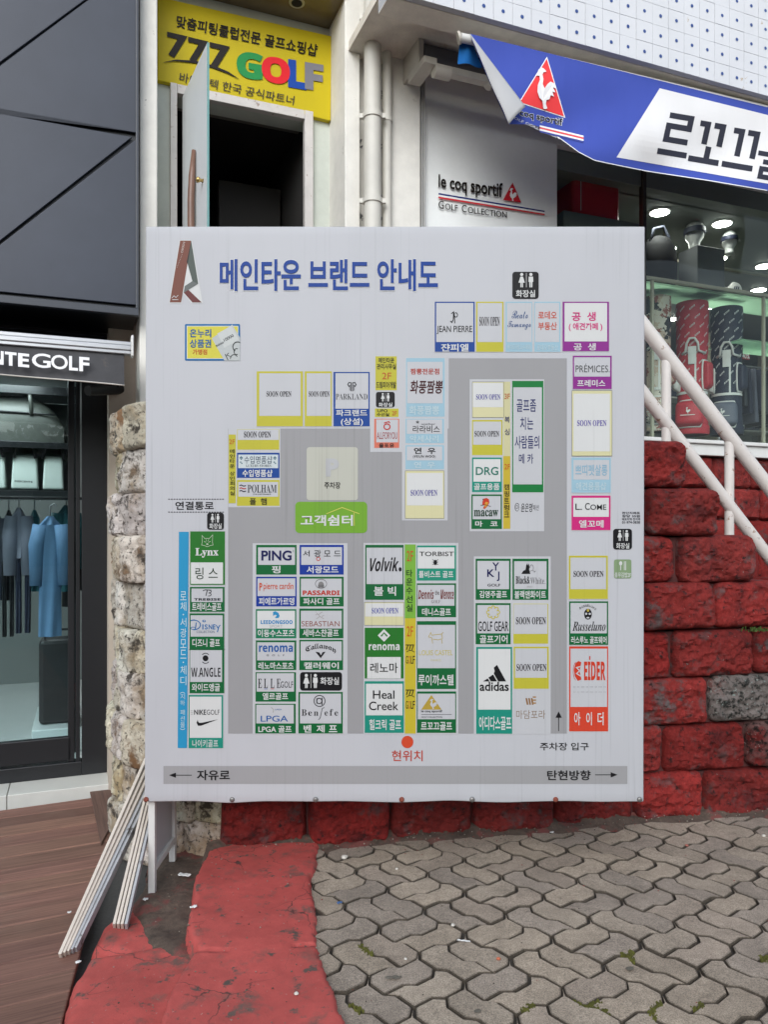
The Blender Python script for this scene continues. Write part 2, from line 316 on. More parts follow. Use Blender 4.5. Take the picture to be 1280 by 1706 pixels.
# heightfield slabs of concrete painted red
def seg_sd(P, poly):
    P = np.asarray(P); d = np.full(len(P), 1e9); ins = np.zeros(len(P), bool); n = len(poly)
    for i in range(n):
        a = np.array(poly[i]); c = np.array(poly[(i + 1) % n]); e = c - a; w = P - a; t = np.clip((w @ e) / (e @ e), 0, 1); q = w - t[:, None] * e; d = np.minimum(d, np.hypot(q[:, 0], q[:, 1]))
        cond = ((a[1] <= P[:, 1]) & (c[1] > P[:, 1])) | ((c[1] <= P[:, 1]) & (a[1] > P[:, 1]))
        xi = a[0] + (P[:, 1] - a[1]) / (c[1] - a[1] + 1e-12) * (c[0] - a[0]); ins ^= cond & (P[:, 0] < xi)
    return np.where(ins, -d, d)
def slab(name, stones, base, m, step=.011, rnd_=.045, amp=.006, seed=0):
    """stones: [(outline in metres, top height)] melted into one lump"""
    al = np.array([p for s in stones for p in s[0]]); lo = al.min(0) - .06; hi = al.max(0) + .06
    nx = int((hi[0] - lo[0]) / step) + 1; ny = int((hi[1] - lo[1]) / step) + 1
    xs = lo[0] + np.arange(nx) * step; ys = lo[1] + np.arange(ny) * step; gx, gy = np.meshgrid(xs, ys); P = np.stack([gx.ravel(), gy.ravel()], 1)
    wob = np.array([noise.noise((p[0] * 9 + seed, p[1] * 9, 3.1)) for p in P]) * .014 + np.array([noise.noise((p[0] * 38, p[1] * 38 + seed, 1)) for p in P]) * .007
    z = np.full(len(P), base, float); keep = np.zeros(len(P), bool)
    for poly, top in stones:
        sd = seg_sd(P, poly) + wob; t = np.clip(-sd / rnd_, 0, 1); h = base + (top - base) * np.sqrt(1 - (1 - t) ** 2) ** .8
        z = np.where(sd < 0, np.maximum(z, h), z); keep |= sd < step
    z += np.array([noise.fractal((p[0] * 5 + seed, p[1] * 5, 0), 1, 2, 5) for p in P]) * amp
    idx = np.arange(nx * ny).reshape(ny, nx); a, b_, c, d = idx[:-1, :-1].ravel(), idx[:-1, 1:].ravel(), idx[1:, 1:].ravel(), idx[1:, :-1].ravel()
    ok = keep[a] & keep[b_] & keep[c] & keep[d]; rem = -np.ones(nx * ny, int); use = np.unique(np.concatenate([a[ok], b_[ok], c[ok], d[ok]])); rem[use] = np.arange(len(use))
    q = MB(); q.v = [tuple(v) for v in np.column_stack([P, z])[use]]; q.f = list(map(tuple, np.stack([rem[a[ok]], rem[b_[ok]], rem[c[ok]], rem[d[ok]]], 1).tolist())); q.m = [0] * len(q.f)
    return tag(q.build(name, m, smooth=True), kind='structure')
def crack_mat(name, col, wears, rough=.75, crack=(.10, .035, .03), scale=2.6, width=.007):
    m = mat(name, col, rough, nz=[(3, .16), (28, .10)], bump=[(7, .25, .02), (150, .35, .004)], wear=wears); n = m.node_tree.nodes; L = m.node_tree.links; b = n['Principled BSDF']
    geo = n.new('ShaderNodeNewGeometry'); t = n.new('ShaderNodeTexNoise'); t.inputs['Scale'].default_value = 5; t.inputs['Detail'].default_value = 5; L.new(geo.outputs['Position'], t.inputs[0])
    v = n.new('ShaderNodeVectorMath'); v.operation = 'MULTIPLY_ADD'; L.new(t.outputs['Color'], v.inputs[0]); v.inputs[1].default_value = (.28, .28, 0); L.new(geo.outputs['Position'], v.inputs[2])
    vo = n.new('ShaderNodeTexVoronoi'); vo.feature = 'DISTANCE_TO_EDGE'; vo.inputs['Scale'].default_value = scale; L.new(v.outputs[0], vo.inputs[0])
    r = n.new('ShaderNodeMapRange'); r.inputs[1].default_value = width; r.inputs[2].default_value = width * .4; L.new(vo.outputs[0], r.inputs[0])
    t2 = n.new('ShaderNodeTexNoise'); t2.inputs['Scale'].default_value = 2.2; L.new(geo.outputs['Position'], t2.inputs[0]); r2 = n.new('ShaderNodeMapRange'); r2.inputs[1].default_value = .45; r2.inputs[2].default_value = .58; L.new(t2.outputs['Fac'], r2.inputs[0])
    mu = n.new('ShaderNodeMath'); mu.operation = 'MULTIPLY'; L.new(r.outputs[0], mu.inputs[0]); L.new(r2.outputs[0], mu.inputs[1])
    x = n.new('ShaderNodeMix'); x.data_type = 'RGBA'; L.new(mu.outputs[0], x.inputs[0]); src = b.inputs['Base Color'].links[0].from_socket; L.new(src, x.inputs[6]); x.inputs[7].default_value = (*crack, 1); L.new(x.outputs[2], b.inputs['Base Color']); return m
M_redc = crack_mat('worn_red_concrete', (.42, .070, .060), [(9, .53, (.20, .075, .062), .14), (16, .59, (.085, .062, .052), .06), (4, .60, (.12, .078, .064), .07), (60, .66, (.36, .28, .25), .03)])
M_dirt = mat('trodden_soil', (.085, .060, .045), .95, nz=[(4, .35), (40, .4)], bump=[(20, .4, .02), (140, .5, .005)], wear=[(6, .53, (.17, .05, .042), .08), (60, .72, (.3, .27, .23), .03)])
g = lambda l, z: [tuple(pg(x, y, z)[:2]) for x, y in l]
up1 = g([(374, 1364), (350, 1392), (323, 1458), (319, 1494), (308, 1530), (312, 1560), (322, 1584), (420, 1590), (531, 1572), (536, 1527), (521, 1480), (531, 1432), (536, 1394), (440, 1366)], .02)
up2 = g([(322, 1580), (294, 1620), (277, 1660), (258, 1712), (235, 1800), (200, 1960), (690, 1960), (610, 1790), (578, 1694), (548, 1612), (532, 1568), (430, 1576)], .02)
slab('red_step', [(up1, .021), (up2, .020)], -.17, M_redc, rnd_=.020, amp=.006, seed=1)
lo1 = g([(205, 1503), (168, 1538), (150, 1570), (300, 1640), (420, 1600), (420, 1480), (260, 1490)], -.07)
lo2 = g([(142, 1592), (117, 1636), (105, 1675), (98, 1710), (70, 1850), (60, 1960), (500, 1960), (420, 1610), (300, 1565)], -.07)
slab('lower_red_step', [(lo1, -.075), (lo2, -.06)], -.17, M_redc, rnd_=.06, amp=.008, seed=5)
so = g([(246, 1440), (222, 1480), (206, 1502), (230, 1560), (300, 1610), (420, 1600), (440, 1340), (250, 1380)], -.04)
slab('soil', [(so, -.058)], -.17, M_dirt, rnd_=.08, amp=.014, seed=9)
# dirt banked along the foot of the red wall
def bank(u, v):
    x = -.85 + u * 5.2; y0 = 3.86 + .183 * x
    w = .13 + .07 * noise.noise((x * 3, 0, 7)) ; h = .042 * (1 - v) ** 1.2 + .03 * noise.fractal((x * 7, v * 2, 1), 1, 2, 4) * (1 - v) - .012 * v
    return (x, y0 - w * v, h)
b = MB(); b.grid(bank, 420, 14); tag(b.build('soil_edge', M_dirt, smooth=True), kind='structure')
# timber deck
DA = R(25); dd = Vector((math.cos(DA), math.sin(DA), 0)); dn = Vector((-math.sin(DA), math.cos(DA), 0))
E0 = Vector((-1.06, 2.5, 0)); E1 = Vector((-1.60, 4.62, 0))
b = MB(); b.c = []; rnd = random.Random(11)
for k in range(-14, 34):
    q0 = dn * (k * .148) + dd * 0; e = E1 - E0
    def at_edge(off):       # along dd until the slanted right edge
        o = dn * off; den = dd.x * e.y - dd.y * e.x; w = E0 - o; return (w.x * e.y - w.y * e.x) / den
    o0 = k * .148; o1 = o0 + .143; a0 = at_edge(o0); a1 = at_edge(o1); far = (dn * o1 + dd * a1)
    if far.y > 5.75 + T * far.x or far.y < -1: continue
    z = -.10 + rnd.uniform(-.003, .003); L0 = -5.5; cuts = [L0]; cut = a1 - rnd.uniform(1.0, 1.9)
    for s0, s1a, s1b in ((L0, cut - .004, cut - .004), (cut, a0, a1)):
        p = [dn * o0 + dd * s0, dn * o0 + dd * s1a, dn * o1 + dd * s1b, dn * o1 + dd * s0]; zz = z + rnd.uniform(-.002, .002)
        b.hexa([(v.x, v.y, zz - .028) for v in p] + [(v.x, v.y, zz) for v in p]); kk = rnd.uniform(.72, 1.2); b.c += [(kk, kk * rnd.uniform(.95, 1.03), kk)] * 6
o = b.build('deck', wood_mat('weathered_deck_boards', ((.095, .045, .032), (.29, .150, .108)), DA), bevel=.006); tag(o, kind='structure')
b = MB(); b.c = []
p = [pg(145, 1299, -.09), pg(173, 1291, -.09), pg(198, 1352, -.09), pg(168, 1407, -.09)]; b.prism([(v.x, v.y, -.097) for v in p], (0, 0, .012)); b.c = [(1.0, 1, 1)] * 6
tag(b.build('deck_edge_board', wood_mat('deck_edge_wood', ((.075, .04, .03), (.19, .105, .08)), R(-65)), bevel=.003), kind='structure')
# ================================================================== WALLS OF BLOCKS
def block_wall(path, rows, rnd, res=.013, bulge=.045, amp=.03, depth=.3, gap=.0025, frq=9., soft=.011, tint=None, insr=(.015, .04), tzr=.006, special=(), vgap=0):
    """path(s) -> point, outward normal; rows of (z0, z1, [(s0, s1, extra)])"""
    b = MB(); b.c = []
    for z0, z1, bl in rows:
        for s0, s1, ex in bl:
            nu = max(5, int((s1 - s0) / res)); nv = max(5, int((z1 - z0) / res)); seed = rnd.uniform(0, 99); out = rnd.uniform(-.012, .012) + ex; tz = rnd.uniform(-tzr, tzr)
            tl = rnd.uniform(-.05, .05); skew = rnd.uniform(-.02, .02); g0, g1 = rnd.uniform(0, vgap), rnd.uniform(0, vgap); tp = rnd.uniform(-.5, 1.0) * vgap; ins = rnd.uniform(*insr)
            pts = []
            for j in range(nv + 1):
                for i in range(nu + 1):
                    fi = i / nu; fj = j / nv; s = s0 + gap + g0 + (s1 - s0 - 2 * gap - g0 - g1) * fi + tp * (fj - .5) * (1 if fi < .5 else -1) * abs(2 * fi - 1); z = z0 + gap + (z1 - z0 - 2 * gap) * fj
                    du = min(fi, 1 - fi) * (s1 - s0); dv = min(fj, 1 - fj) * (z1 - z0)
                    e = (1 - math.exp(-du / soft)) * (1 - math.exp(-dv / soft))
                    nzv = .75 - 1.5 * abs(noise.fractal((s * frq * .55 + seed, z * frq * .8, seed), .75, 2.2, 6)) + .4 * noise.noise((s * 4 + seed, z * 4, 5)) + .42 * noise.noise((s * 34 + seed, z * 40, 2)) + .30 * noise.noise((s * 75, z * 90 + seed, 4))
                    d = out + bulge * e + amp * nzv * (.25 + .75 * e) + tl * (fj - .5) * .25 * e
                    # rounded corner outline
                    cu = max(0, 1 - du / ins); cv = max(0, 1 - dv / ins); k = cu * cv
                    z2 = z + tz + skew * (fi - .5) * .5 - (1 if fj > .5 else -1) * k * .012 + .004 * noise.noise((s * 14, z * 14, seed)); s2 = s - (1 if fi > .5 else -1) * k * .014 + .004 * noise.noise((s * 14, z * 14, seed + 9))
                    p, n = path(s2); pts.append(p + n * d + Vector((0, 0, z2)))
            k0 = len(pts); fs = [(j * (nu + 1) + i, j * (nu + 1) + i + 1, (j + 1) * (nu + 1) + i + 1, (j + 1) * (nu + 1) + i) for j in range(nv) for i in range(nu)]
            rim = [i for i in range(nu + 1)] + [j * (nu + 1) + nu for j in range(1, nv + 1)] + [nv * (nu + 1) + i for i in range(nu - 1, -1, -1)] + [j * (nu + 1) for j in range(nv - 1, 0, -1)]
            for i in rim:
                fi = (i % (nu + 1)) / nu; s = s0 + gap + g0 + (s1 - s0 - 2 * gap - g0 - g1) * fi + tp * (fj - .5) * (1 if fi < .5 else -1) * abs(2 * fi - 1); p, n = path(s); pts.append(pts[i] - n * depth)
            m = len(rim); fs += [(rim[i], k0 + i, k0 + (i + 1) % m, rim[(i + 1) % m]) for i in range(m)]; fs.append(tuple(k0 + i for i in range(m)))
            b.add(pts, fs, 1 if any(abs((s0 + s1) / 2 - q_[0]) < .25 and z0 < q_[1] < z1 for q_ in special) else 0); tc = tint(rnd) if tint else (1, 1, 1); b.c += [tc] * len(fs)
    return b
RN = Vector((.183, -1, 0)).normalized()
def rpath(s): return Vector((s, 3.86 + .183 * s, 0)), RN          # s is x here
M_redw = mat('red_painted_block', (.245, .0225, .0195), .85, spec=.2, nz=[(4, .22), (30, .22), (90, .2)], bump=[(22, .7, .022), (60, .9, .012), (170, .7, .005)], attr=True,
             wear=[(6, .50, (.090, .013, .013), .16), (9, .55, (.13, .058, .056), .12), (24, .58, (.032, .014, .014), .08), (3.0, .60, (.13, .088, .085), .07), (70, .66, (.26, .20, .19), .03)])
M_worn = mat('worn_bare_block', (.20, .115, .105), .9, spec=.2, nz=[(9, .3), (60, .3)], bump=[(22, .7, .022), (60, 1, .014), (170, .7, .005)], attr=True, wear=[(3.2, .53, (.20, .025, .022), .10), (30, .49, (.026, .018, .016), .10), (55, .60, (.30, .24, .22), .05)])
def rtint(r): k = r.uniform(.72, 1.15); g_ = r.uniform(.9, 1.5); return (k, k * g_, k * g_)
tops = [(1.14 + .0, 2)]
def sx(px): # x on the wall seen at px
    a = (px - CX) / FP; y = 3.84 / (1 - .183 * a); return a * y
rows = []; hh = .2555; z = -.02; rw = random.Random(21)
joint_px = {0: [1172], 1: [1105, 1243], 2: [1181], 3: [1121, 1254], 4: [1188], 5: [1127, 1262], 6: [1074, 1197], 7: [1146]}
joint_px = {k: [sx(v) for v in l] for k, l in joint_px.items()}
end = {7: sx(1146), 6: sx(1197), 5: sx(1262), 4: sx(1345), 3: sx(1420), 2: sx(1500), 1: sx(1590), 0: sx(1690)}
for k in range(8):
    a = joint_px[k][0]; xs = [a]
    while xs[0] > -.80: xs.insert(0, xs[0] - rw.uniform(.39, .46))
    xs[0] = -.80
    if len(xs) > 1 and xs[1] - xs[0] < .12: xs.pop(1)
    for v in joint_px[k][1:]: xs.append(v)
    while xs[-1] < end[k] - .05:
        xs.append(min(end[k], xs[-1] + rw.uniform(.39, .46)))
        if end[k] - xs[-1] < .12: xs[-1] = end[k]
    rows.append((z, z + hh, [(xs[i], xs[i + 1], rw.uniform(-.006, .014)) for i in range(len(xs) - 1)])); z += hh
red = block_wall(rpath, rows, rw, res=.0095, bulge=.036, amp=.028, tint=rtint, insr=(.02, .06), vgap=.011, special=((sx(1181) + .21, hh * 2.5), (sx(1243) + .21, hh * 1.5))).build('retaining_wall', [M_redw, M_worn], smooth=48)
tag(red, 'red painted rough block retaining wall stepping down behind the big map board', 'retaining wall')
# white washed stone corner
WP = [Vector(p) for p in ((-.74, 3.73, 0), (-1.02, 3.83, 0), (-1.28, 3.97, 0), (-1.44, 4.17, 0), (-1.53, 4.45, 0), (-1.60, 4.9, 0), (-1.63, 5.25, 0))]
_wl = [0]
for i in range(1, len(WP)): _wl.append(_wl[-1] + (WP[i] - WP[i - 1]).length)
def wpath(s):
    s = max(0, min(_wl[-1] - 1e-4, s)); i = max(k for k in range(len(_wl) - 1) if _wl[k] <= s + 1e-9); f = (s - _wl[i]) / (_wl[i + 1] - _wl[i])
    def tn(k): return (WP[min(k + 1, len(WP) - 1)] - WP[max(k - 1, 0)]).normalized()
    t = tn(i).lerp(tn(i + 1), f).normalized(); h = (WP[i + 1] - WP[i]).length
    f2 = f * f * (3 - 2 * f); h00 = 1 - f2; h01 = f2; h10 = f ** 3 - 2 * f * f + f; h11 = f ** 3 - f * f
    return WP[i] * h00 + WP[i + 1] * h01 + tn(i) * h * h10 + tn(i + 1) * h * h11, Vector((t.y * -1, t.x, 0)) * (1 if (-t.y) * 0 + t.x * -1 > 0 else -1)
p_, n_ = wpath(.6)
rows = []; z = -.17; rw = random.Random(5)
zz = [-.17, .10, .33, .56, .80, 1.02, 1.27, 1.51, 1.73, 1.96, 2.19]
for k in range(10):
    xs = [0]; 
    while xs[-1] < _wl[-1] - .28: xs.append(xs[-1] + rw.uniform(.17, .34))
    xs.append(_wl[-1]); rows.append((zz[k], zz[k + 1], [(xs[i], xs[i + 1], rw.uniform(-.03, .03)) for i in range(len(xs) - 1)]))
M_wst = mat('whitewashed_stone', (.58, .555, .50), .85, nz=[(5, .2), (30, .16)], bump=[(40, .7, .014), (170, .6, .005)], attr=True,
            wear=[(3.0, .49, (.34, .27, .18), .14), (5, .55, (.17, .125, .08), .10), (42, .54, (.06, .05, .04), .10), (2.5, .60, (.19, .105, .05), .07), (8, .555, (.055, .046, .037), .07)])
def wtint(r): k = r.uniform(.7, 1.1); return (k, k * r.uniform(.93, 1), k * r.uniform(.8, 1))
tag(block_wall(wpath, rows, rw, bulge=.012, amp=.022, depth=.22, frq=8, gap=-.002, soft=.007, tint=wtint, insr=(.006, .02), tzr=.003).build('stone_wall', M_wst, smooth=50), 'stained whitewashed stone wall corner rising beside the glass shop door', 'stone wall')
# mortar core behind the blocks (part of the wall), steps behind it
M_core = mat('dark_mortar', (.075, .022, .02), .95, nz=(20, .3)); M_corew = mat('dark_joint', (.06, .05, .04), .95, nz=(20, .3))
b = MB(); z = -.02
for k in range(8):
    x1 = end[k] - .02; b.hexa([Vector((x, 3.86 + .183 * x + dy, zz_)) for zz_ in (z, z + hh - .012) for x, dy in ((-.79, .015), (x1, .015), (x1, .29), (-.79, .29))]); z += hh
b.build('mortar_core', M_core, red)
stw = [o for o in C.objects if o.name == 'stone_wall'][0]
b = MB(); pts = [wpath(_wl[-1] * i / 20) for i in range(21)]; b.add([(p - n * .05 + Vector((0, 0, z))) for p, n in pts for z in (-.17, 2.17)] + [(p - n * .2 + Vector((0, 0, z))) for p, n in pts for z in (-.17, 2.17)], [(2 * i, 2 * i + 2, 2 * i + 3, 2 * i + 1) for i in range(20)] + [(2 * i + 1, 2 * i + 3, 42 + 2 * i + 3, 42 + 2 * i + 1) for i in range(20)]); b.build('mortar_core', M_corew, stw)
M_step = mat('red_step_paint', (.24, .03, .03), .75, nz=[(5, .2), (30, .2)], bump=(60, .4, .006), wear=[(8, .62, (.10, .07, .06), .05)])
st = thing('stairs', 'red painted concrete stairs climbing to the shops behind the block wall', 'stairs', (1.2, 4.9, 0))
b = MB(); z = -.17
for k in range(8):
    x1 = end[k] - .16; zt = -.02 + hh * (k + 1) - .09
    b.hexa([Vector((x, 3.86 + .183 * x + dy, q)) for q in (z, zt) for x, dy in ((-.6, .30), (x1, .30), (x1, 1.15), (-.6, 1.15))]); z = zt
b.build('treads', M_step, st, bevel=.012)
# ================================================================== SHOP BUILDING
bd = thing('shop_building', 'cream shop building with a recessed doorway and tiled overhang behind the map board', 'building', (0, 5.4, 0))
def zb(py, px, Y0): return Z(px, py, Y0)
ul = U(232, 5.1); ur = U(262, 5.1); FL = 2.02
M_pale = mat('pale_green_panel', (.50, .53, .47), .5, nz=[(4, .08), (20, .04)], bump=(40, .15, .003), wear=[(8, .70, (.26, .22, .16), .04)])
b = MB(); b.fbox(ul, ur, 0, .42, 1.6, 6.0); b.build('column', M_plaster, bd, bevel=.008)
# right of the recess: pilaster, wall strip, column, wall panel
u550 = U(553, 5.45); u575 = U(575, 5.1); u600 = U(600, 5.1); u652 = U(652, 5.05); u708 = U(701, 5.05); u930 = U(930, 5.1)
b = MB(); b.fbox(u575, u600, 0, .45, 0, 6.0); b.build('pilaster', M_plaster, bd, bevel=.006)
b = MB(); b.fbox(u600 - .01, u652 + .02, .05, .45, 0, 6.0); b.build('wall', mat('peeling_wall', (.55, .53, .48), .8, nz=[(3, .1)], bump=(40, .3, .004), wear=[(9, .60, (.10, .10, .10), .015), (13, .66, (.22, .14, .08), .03)]), bd)
b = MB(); b.fbox(u652, u708, V0(5.05), .45, 0, 6.0); b.build('column', M_plaster, bd, bevel=.008)
b = MB()
for q in (702.5, 706.5): b.fbox(U(q, 5.06), U(q + 2.6, 5.06), V0(5.06), .3, .5, 6.0)
b.build('wall_trim', mat('grey_trim', (.40, .40, .38), .5, nz=(8, .1)), bd, bevel=.003)
b = MB(); b.fbox(u708 + .055, u930, V0(5.11), .22, 1.2, 4.75); M_grey = mat('pale_grey_panel', (.83, .85, .83), .45, nz=[(2.5, .05), (30, .02)])
b.build('wall_panel', M_grey, bd, bevel=.003)
# recess: back wall pieces round the door frame, ceiling with a downlight
vS = V0(5.45); uA = U(262, 5.45) - .03; uB = u550 + .005
zd = Z(400, 185, 5.45); ztop = Z(400, -30, 5.45)
b = MB()
uj0, uj1 = U(283, 5.45), U(520, 5.45)
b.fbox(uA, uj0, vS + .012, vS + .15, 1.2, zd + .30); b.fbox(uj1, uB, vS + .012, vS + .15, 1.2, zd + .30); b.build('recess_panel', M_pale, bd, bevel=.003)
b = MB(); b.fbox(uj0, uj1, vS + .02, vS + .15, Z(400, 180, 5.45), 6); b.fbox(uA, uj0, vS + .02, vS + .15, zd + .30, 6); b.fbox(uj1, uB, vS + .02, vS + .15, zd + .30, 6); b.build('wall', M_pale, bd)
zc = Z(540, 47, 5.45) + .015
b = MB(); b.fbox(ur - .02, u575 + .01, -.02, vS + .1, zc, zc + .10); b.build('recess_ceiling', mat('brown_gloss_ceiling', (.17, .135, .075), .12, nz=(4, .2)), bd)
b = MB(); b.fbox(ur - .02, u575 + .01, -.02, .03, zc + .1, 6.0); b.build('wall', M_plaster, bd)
dlp = F(U(503, 5.3) - .04, vS - .16, zc); b = MB(); b.lathe([(.052, -.004), (.052, .001)], dlp, 24); dl = b.build('downlight', M_alu, bd); b = MB(); b.lathe([(.036, -.0065), (.036, -.003)], dlp, 24); b.build('lens', M_void, dl)
# dark stairwell seen through the doorway
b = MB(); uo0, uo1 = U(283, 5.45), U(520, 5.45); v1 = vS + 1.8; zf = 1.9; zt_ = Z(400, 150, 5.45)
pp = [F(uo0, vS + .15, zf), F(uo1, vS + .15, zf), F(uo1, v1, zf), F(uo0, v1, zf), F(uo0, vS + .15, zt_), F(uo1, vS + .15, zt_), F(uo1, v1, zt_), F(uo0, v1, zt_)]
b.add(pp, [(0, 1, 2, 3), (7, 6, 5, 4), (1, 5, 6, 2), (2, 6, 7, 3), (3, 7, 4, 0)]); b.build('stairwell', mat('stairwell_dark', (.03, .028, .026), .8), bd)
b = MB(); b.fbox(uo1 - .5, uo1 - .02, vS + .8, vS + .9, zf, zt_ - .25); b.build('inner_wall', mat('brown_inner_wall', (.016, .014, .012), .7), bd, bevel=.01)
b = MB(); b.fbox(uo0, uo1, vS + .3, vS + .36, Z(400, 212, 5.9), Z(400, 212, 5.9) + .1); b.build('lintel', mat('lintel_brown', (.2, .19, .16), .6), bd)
# body of the building: wall under the doorway, foot of the shop window, back, roof
b = MB(); b.fbox(ul, u930 + 2.2, .5, .6, -.17, 1.88); b.fbox(ul, ur, .42, 3.2, 1.6, 6); b.build('wall', M_plaster, bd)
# tiled overhang
uF0 = U(652, 4.3); uF1 = uF0 + 8.2; vF = V0(4.3); zF = 4.565
M_tile = mat('white_wall_tile', (.62, .63, .65), .25, nz=[(3, .04), (.7, .03)], wear=[(6, .66, (.42, .33, .22), .03)]); M_dot = mat('blue_dot_glaze', (.03, .07, .24), .3); M_grout = mat('tile_grout', (.46, .47, .49), .8)
b = MB(); b.fbox(uF0, uF1, vF + .006, vF + .2, zF, zF + 1.6); b.build('overhang_beam', M_grout, bd)
tp = .131; b = MB(); d = MB(); rnd = random.Random(2)
for i in range(int(8.2 / tp)):
    for j in range(12):
        u0 = uF0 + i * tp + .0012; z0 = zF + j * tp + .0012; q = tp - .0024
        b.fbox(u0, u0 + q, vF - rnd.uniform(.0005, .0025), vF + .01, z0, z0 + q)
        c = F(u0 + q / 2, vF - .0036, z0 + q / 2); n = 12; d.add([c + Vector((CS, SN, 0)) * (.0115 * math.cos(2 * math.pi * k / n)) + Vector((0, 0, .0115 * math.sin(2 * math.pi * k / n))) for k in range(n)], [tuple(range(n))])
til = b.build('tile_facing', M_tile, bd); d.build('tile_dots', M_dot, til)
M_soff = mat('stained_soffit', (.74, .69, .60), .75, nz=[(3, .12), (12, .08)], wear=[(4, .62, (.46, .36, .25), .08)], bump=(50, .2, .003))
b = MB(); b.fbox(uF0, uF1, vF + .2, .46, 4.66, 4.72); b.fbox(uF0, uF1, vF + .04, vF + .2, zF - .004, zF + .002); b.build('soffit', M_soff, bd)
b = MB(); b.fbox(uF0, uF1, .0, .46, 4.72, 6.1); b.build('wall', M_plaster, bd)
# window head, sill, foot wall
uW0, uW1 = u930, U(1310, 5.1) + 4.6; zS = Z(1200, 736, 5.1)
b = MB(); b.fbox(uW0, uW1, -.05, .2, zS - .12, zS); b.fbox(uW0, uW1, -.075, -.05, zS - .03, zS); b.build('sill', M_white, bd, bevel=.006)
b = MB(); b.fbox(uW0, uW1, .0, .2, 4.35, 4.70); b.build('window_head', M_grey, bd)
def fpath(s): return F(s, .02, 0), Vector((SN, -CS, 0))
rows = []; z = zS - .125; rw = random.Random(8)
for k in range(9):
    x0 = uW0 - .1 - rw.uniform(0, .35); bl = []
    while x0 < uW1: w = rw.uniform(.36, .46); bl.append((x0, x0 + w, rw.uniform(-.01, .01))); x0 += w
    rows.append((z - .25, z, bl)); z -= .25
block_wall(fpath, rows, rw, res=.022, bulge=.03, amp=.02, tint=rtint).build('foot_wall', M_redw, bd, smooth=48)
b = MB(); b.fbox(uW0, uW1, .04, .3, -.17, zS - .12); b.build('wall', M_core, bd)
# ================================================================== SHOP INTERIOR (shell)
M_in = mat('shop_grey_wall', (.20, .215, .205), .6, nz=(2, .08)); M_fl = mat('shop_floor', (.34, .34, .32), .3, nz=(4, .1))
zI = zS - .03; zCe = 4.2; vB = 4.6; uL = uW0 + .02; uRr = uW1
b = MB(); pp = [F(uL, .2, zI), F(uRr, .2, zI), F(uRr, vB, zI), F(uL, vB, zI), F(uL, .2, zCe), F(uRr, .2, zCe), F(uRr, vB, zCe), F(uL, vB, zCe)]
b.add(pp, [(1, 5, 6, 2), (2, 6, 7, 3), (3, 7, 4, 0)]); b.build('shop_wall', M_in, bd)
b = MB(); b.add(pp, [(0, 1, 2, 3)]); b.build('shop_floor', M_fl, bd)
b = MB(); b.add(pp, [(7, 6, 5, 4)]); b.build('shop_ceiling', mat('shop_ceiling', (.26, .28, .26), .6), bd)
b = MB(); b.fbox(uL, uRr, .06, .22, zCe, 4.4); b.build('ceiling_edge', M_in, bd)
# glass panes and mullion
sw = thing('shop_window', 'large plate glass shop window with a dark mullion above the red wall', 'window', F((uW0 + uW1) / 2, .06, zS))
um = U(1080, 5.1)
for a, c in ((uW0, um - .012), (um + .012, uW1)): b = MB(); b.fbox(a, c, .055, .063, zS, 4.36); b.build('pane', M_glass, sw)
b = MB(); b.fbox(um - .012, um + .012, .035, .085, zS, 4.36); b.build('mullion', mat('dark_bronze', (.05, .042, .035), .4), sw, bevel=.003)
b = MB(); b.fbox(um + .012, um + .03, .05, .09, zS, 4.36); b.build('seal', M_black, sw)
# ================================================================== DARK CLAD BUILDING ON THE LEFT
cb = thing('clad_building', 'dark grey metal clad shop building with black diagonal joints, upper left', 'building', pix(100, HY, 5.3) + Vector((0, 0, -H)))
M_clad = mat('dark_metal_cladding', (.036, .042, .057), .42, .1, nz=[(1.4, .14), (9, .05)], bump=(2.0, .03, .03))
Yc = 5.0; uC1 = U(229.5, Yc); vC = V0(Yc); zP = Z(228, 518, Yc)
def cp(x, y): return pix(x, y, Yc)
off = F(0, .018, 0) - F(0, 0, 0)
for poly in ([(-90, -70), (236, -70), (-90, 169)], [(229, -60), (226, 221), (-90, 166), (-90, 176), (229, -56)], [(220, 228), (-90, 173), (-90, 471)], [(226.5, 232), (226.5, 508), (-90, 477)]):
    if len(poly) == 5: poly = [(226.5, -60), (226.5, 221), (-90, 166), (-90, 176 - 0)]
    b = MB(); b.prism([cp(*p) for p in poly], off); b.build('cladding_panel', M_clad, cb, bevel=.003)
b = MB(); uC0 = uC1 - 3.2; b.fbox(uC0, uC1, vC + .025, vC + .6, zP - .005, 6.2); b.build('cladding_backing', M_black, cb)
b = MB(); b.fbox(uC0, uC1 + .004, vC - .012, vC + .03, zP - .03, zP + .012); b.fbox(uC1 - .012, uC1 + .004, vC - .012, vC + .03, zP + .012, 6.2); b.build('trim', mat('graphite_trim', (.045, .05, .06), .35), cb, bevel=.003)
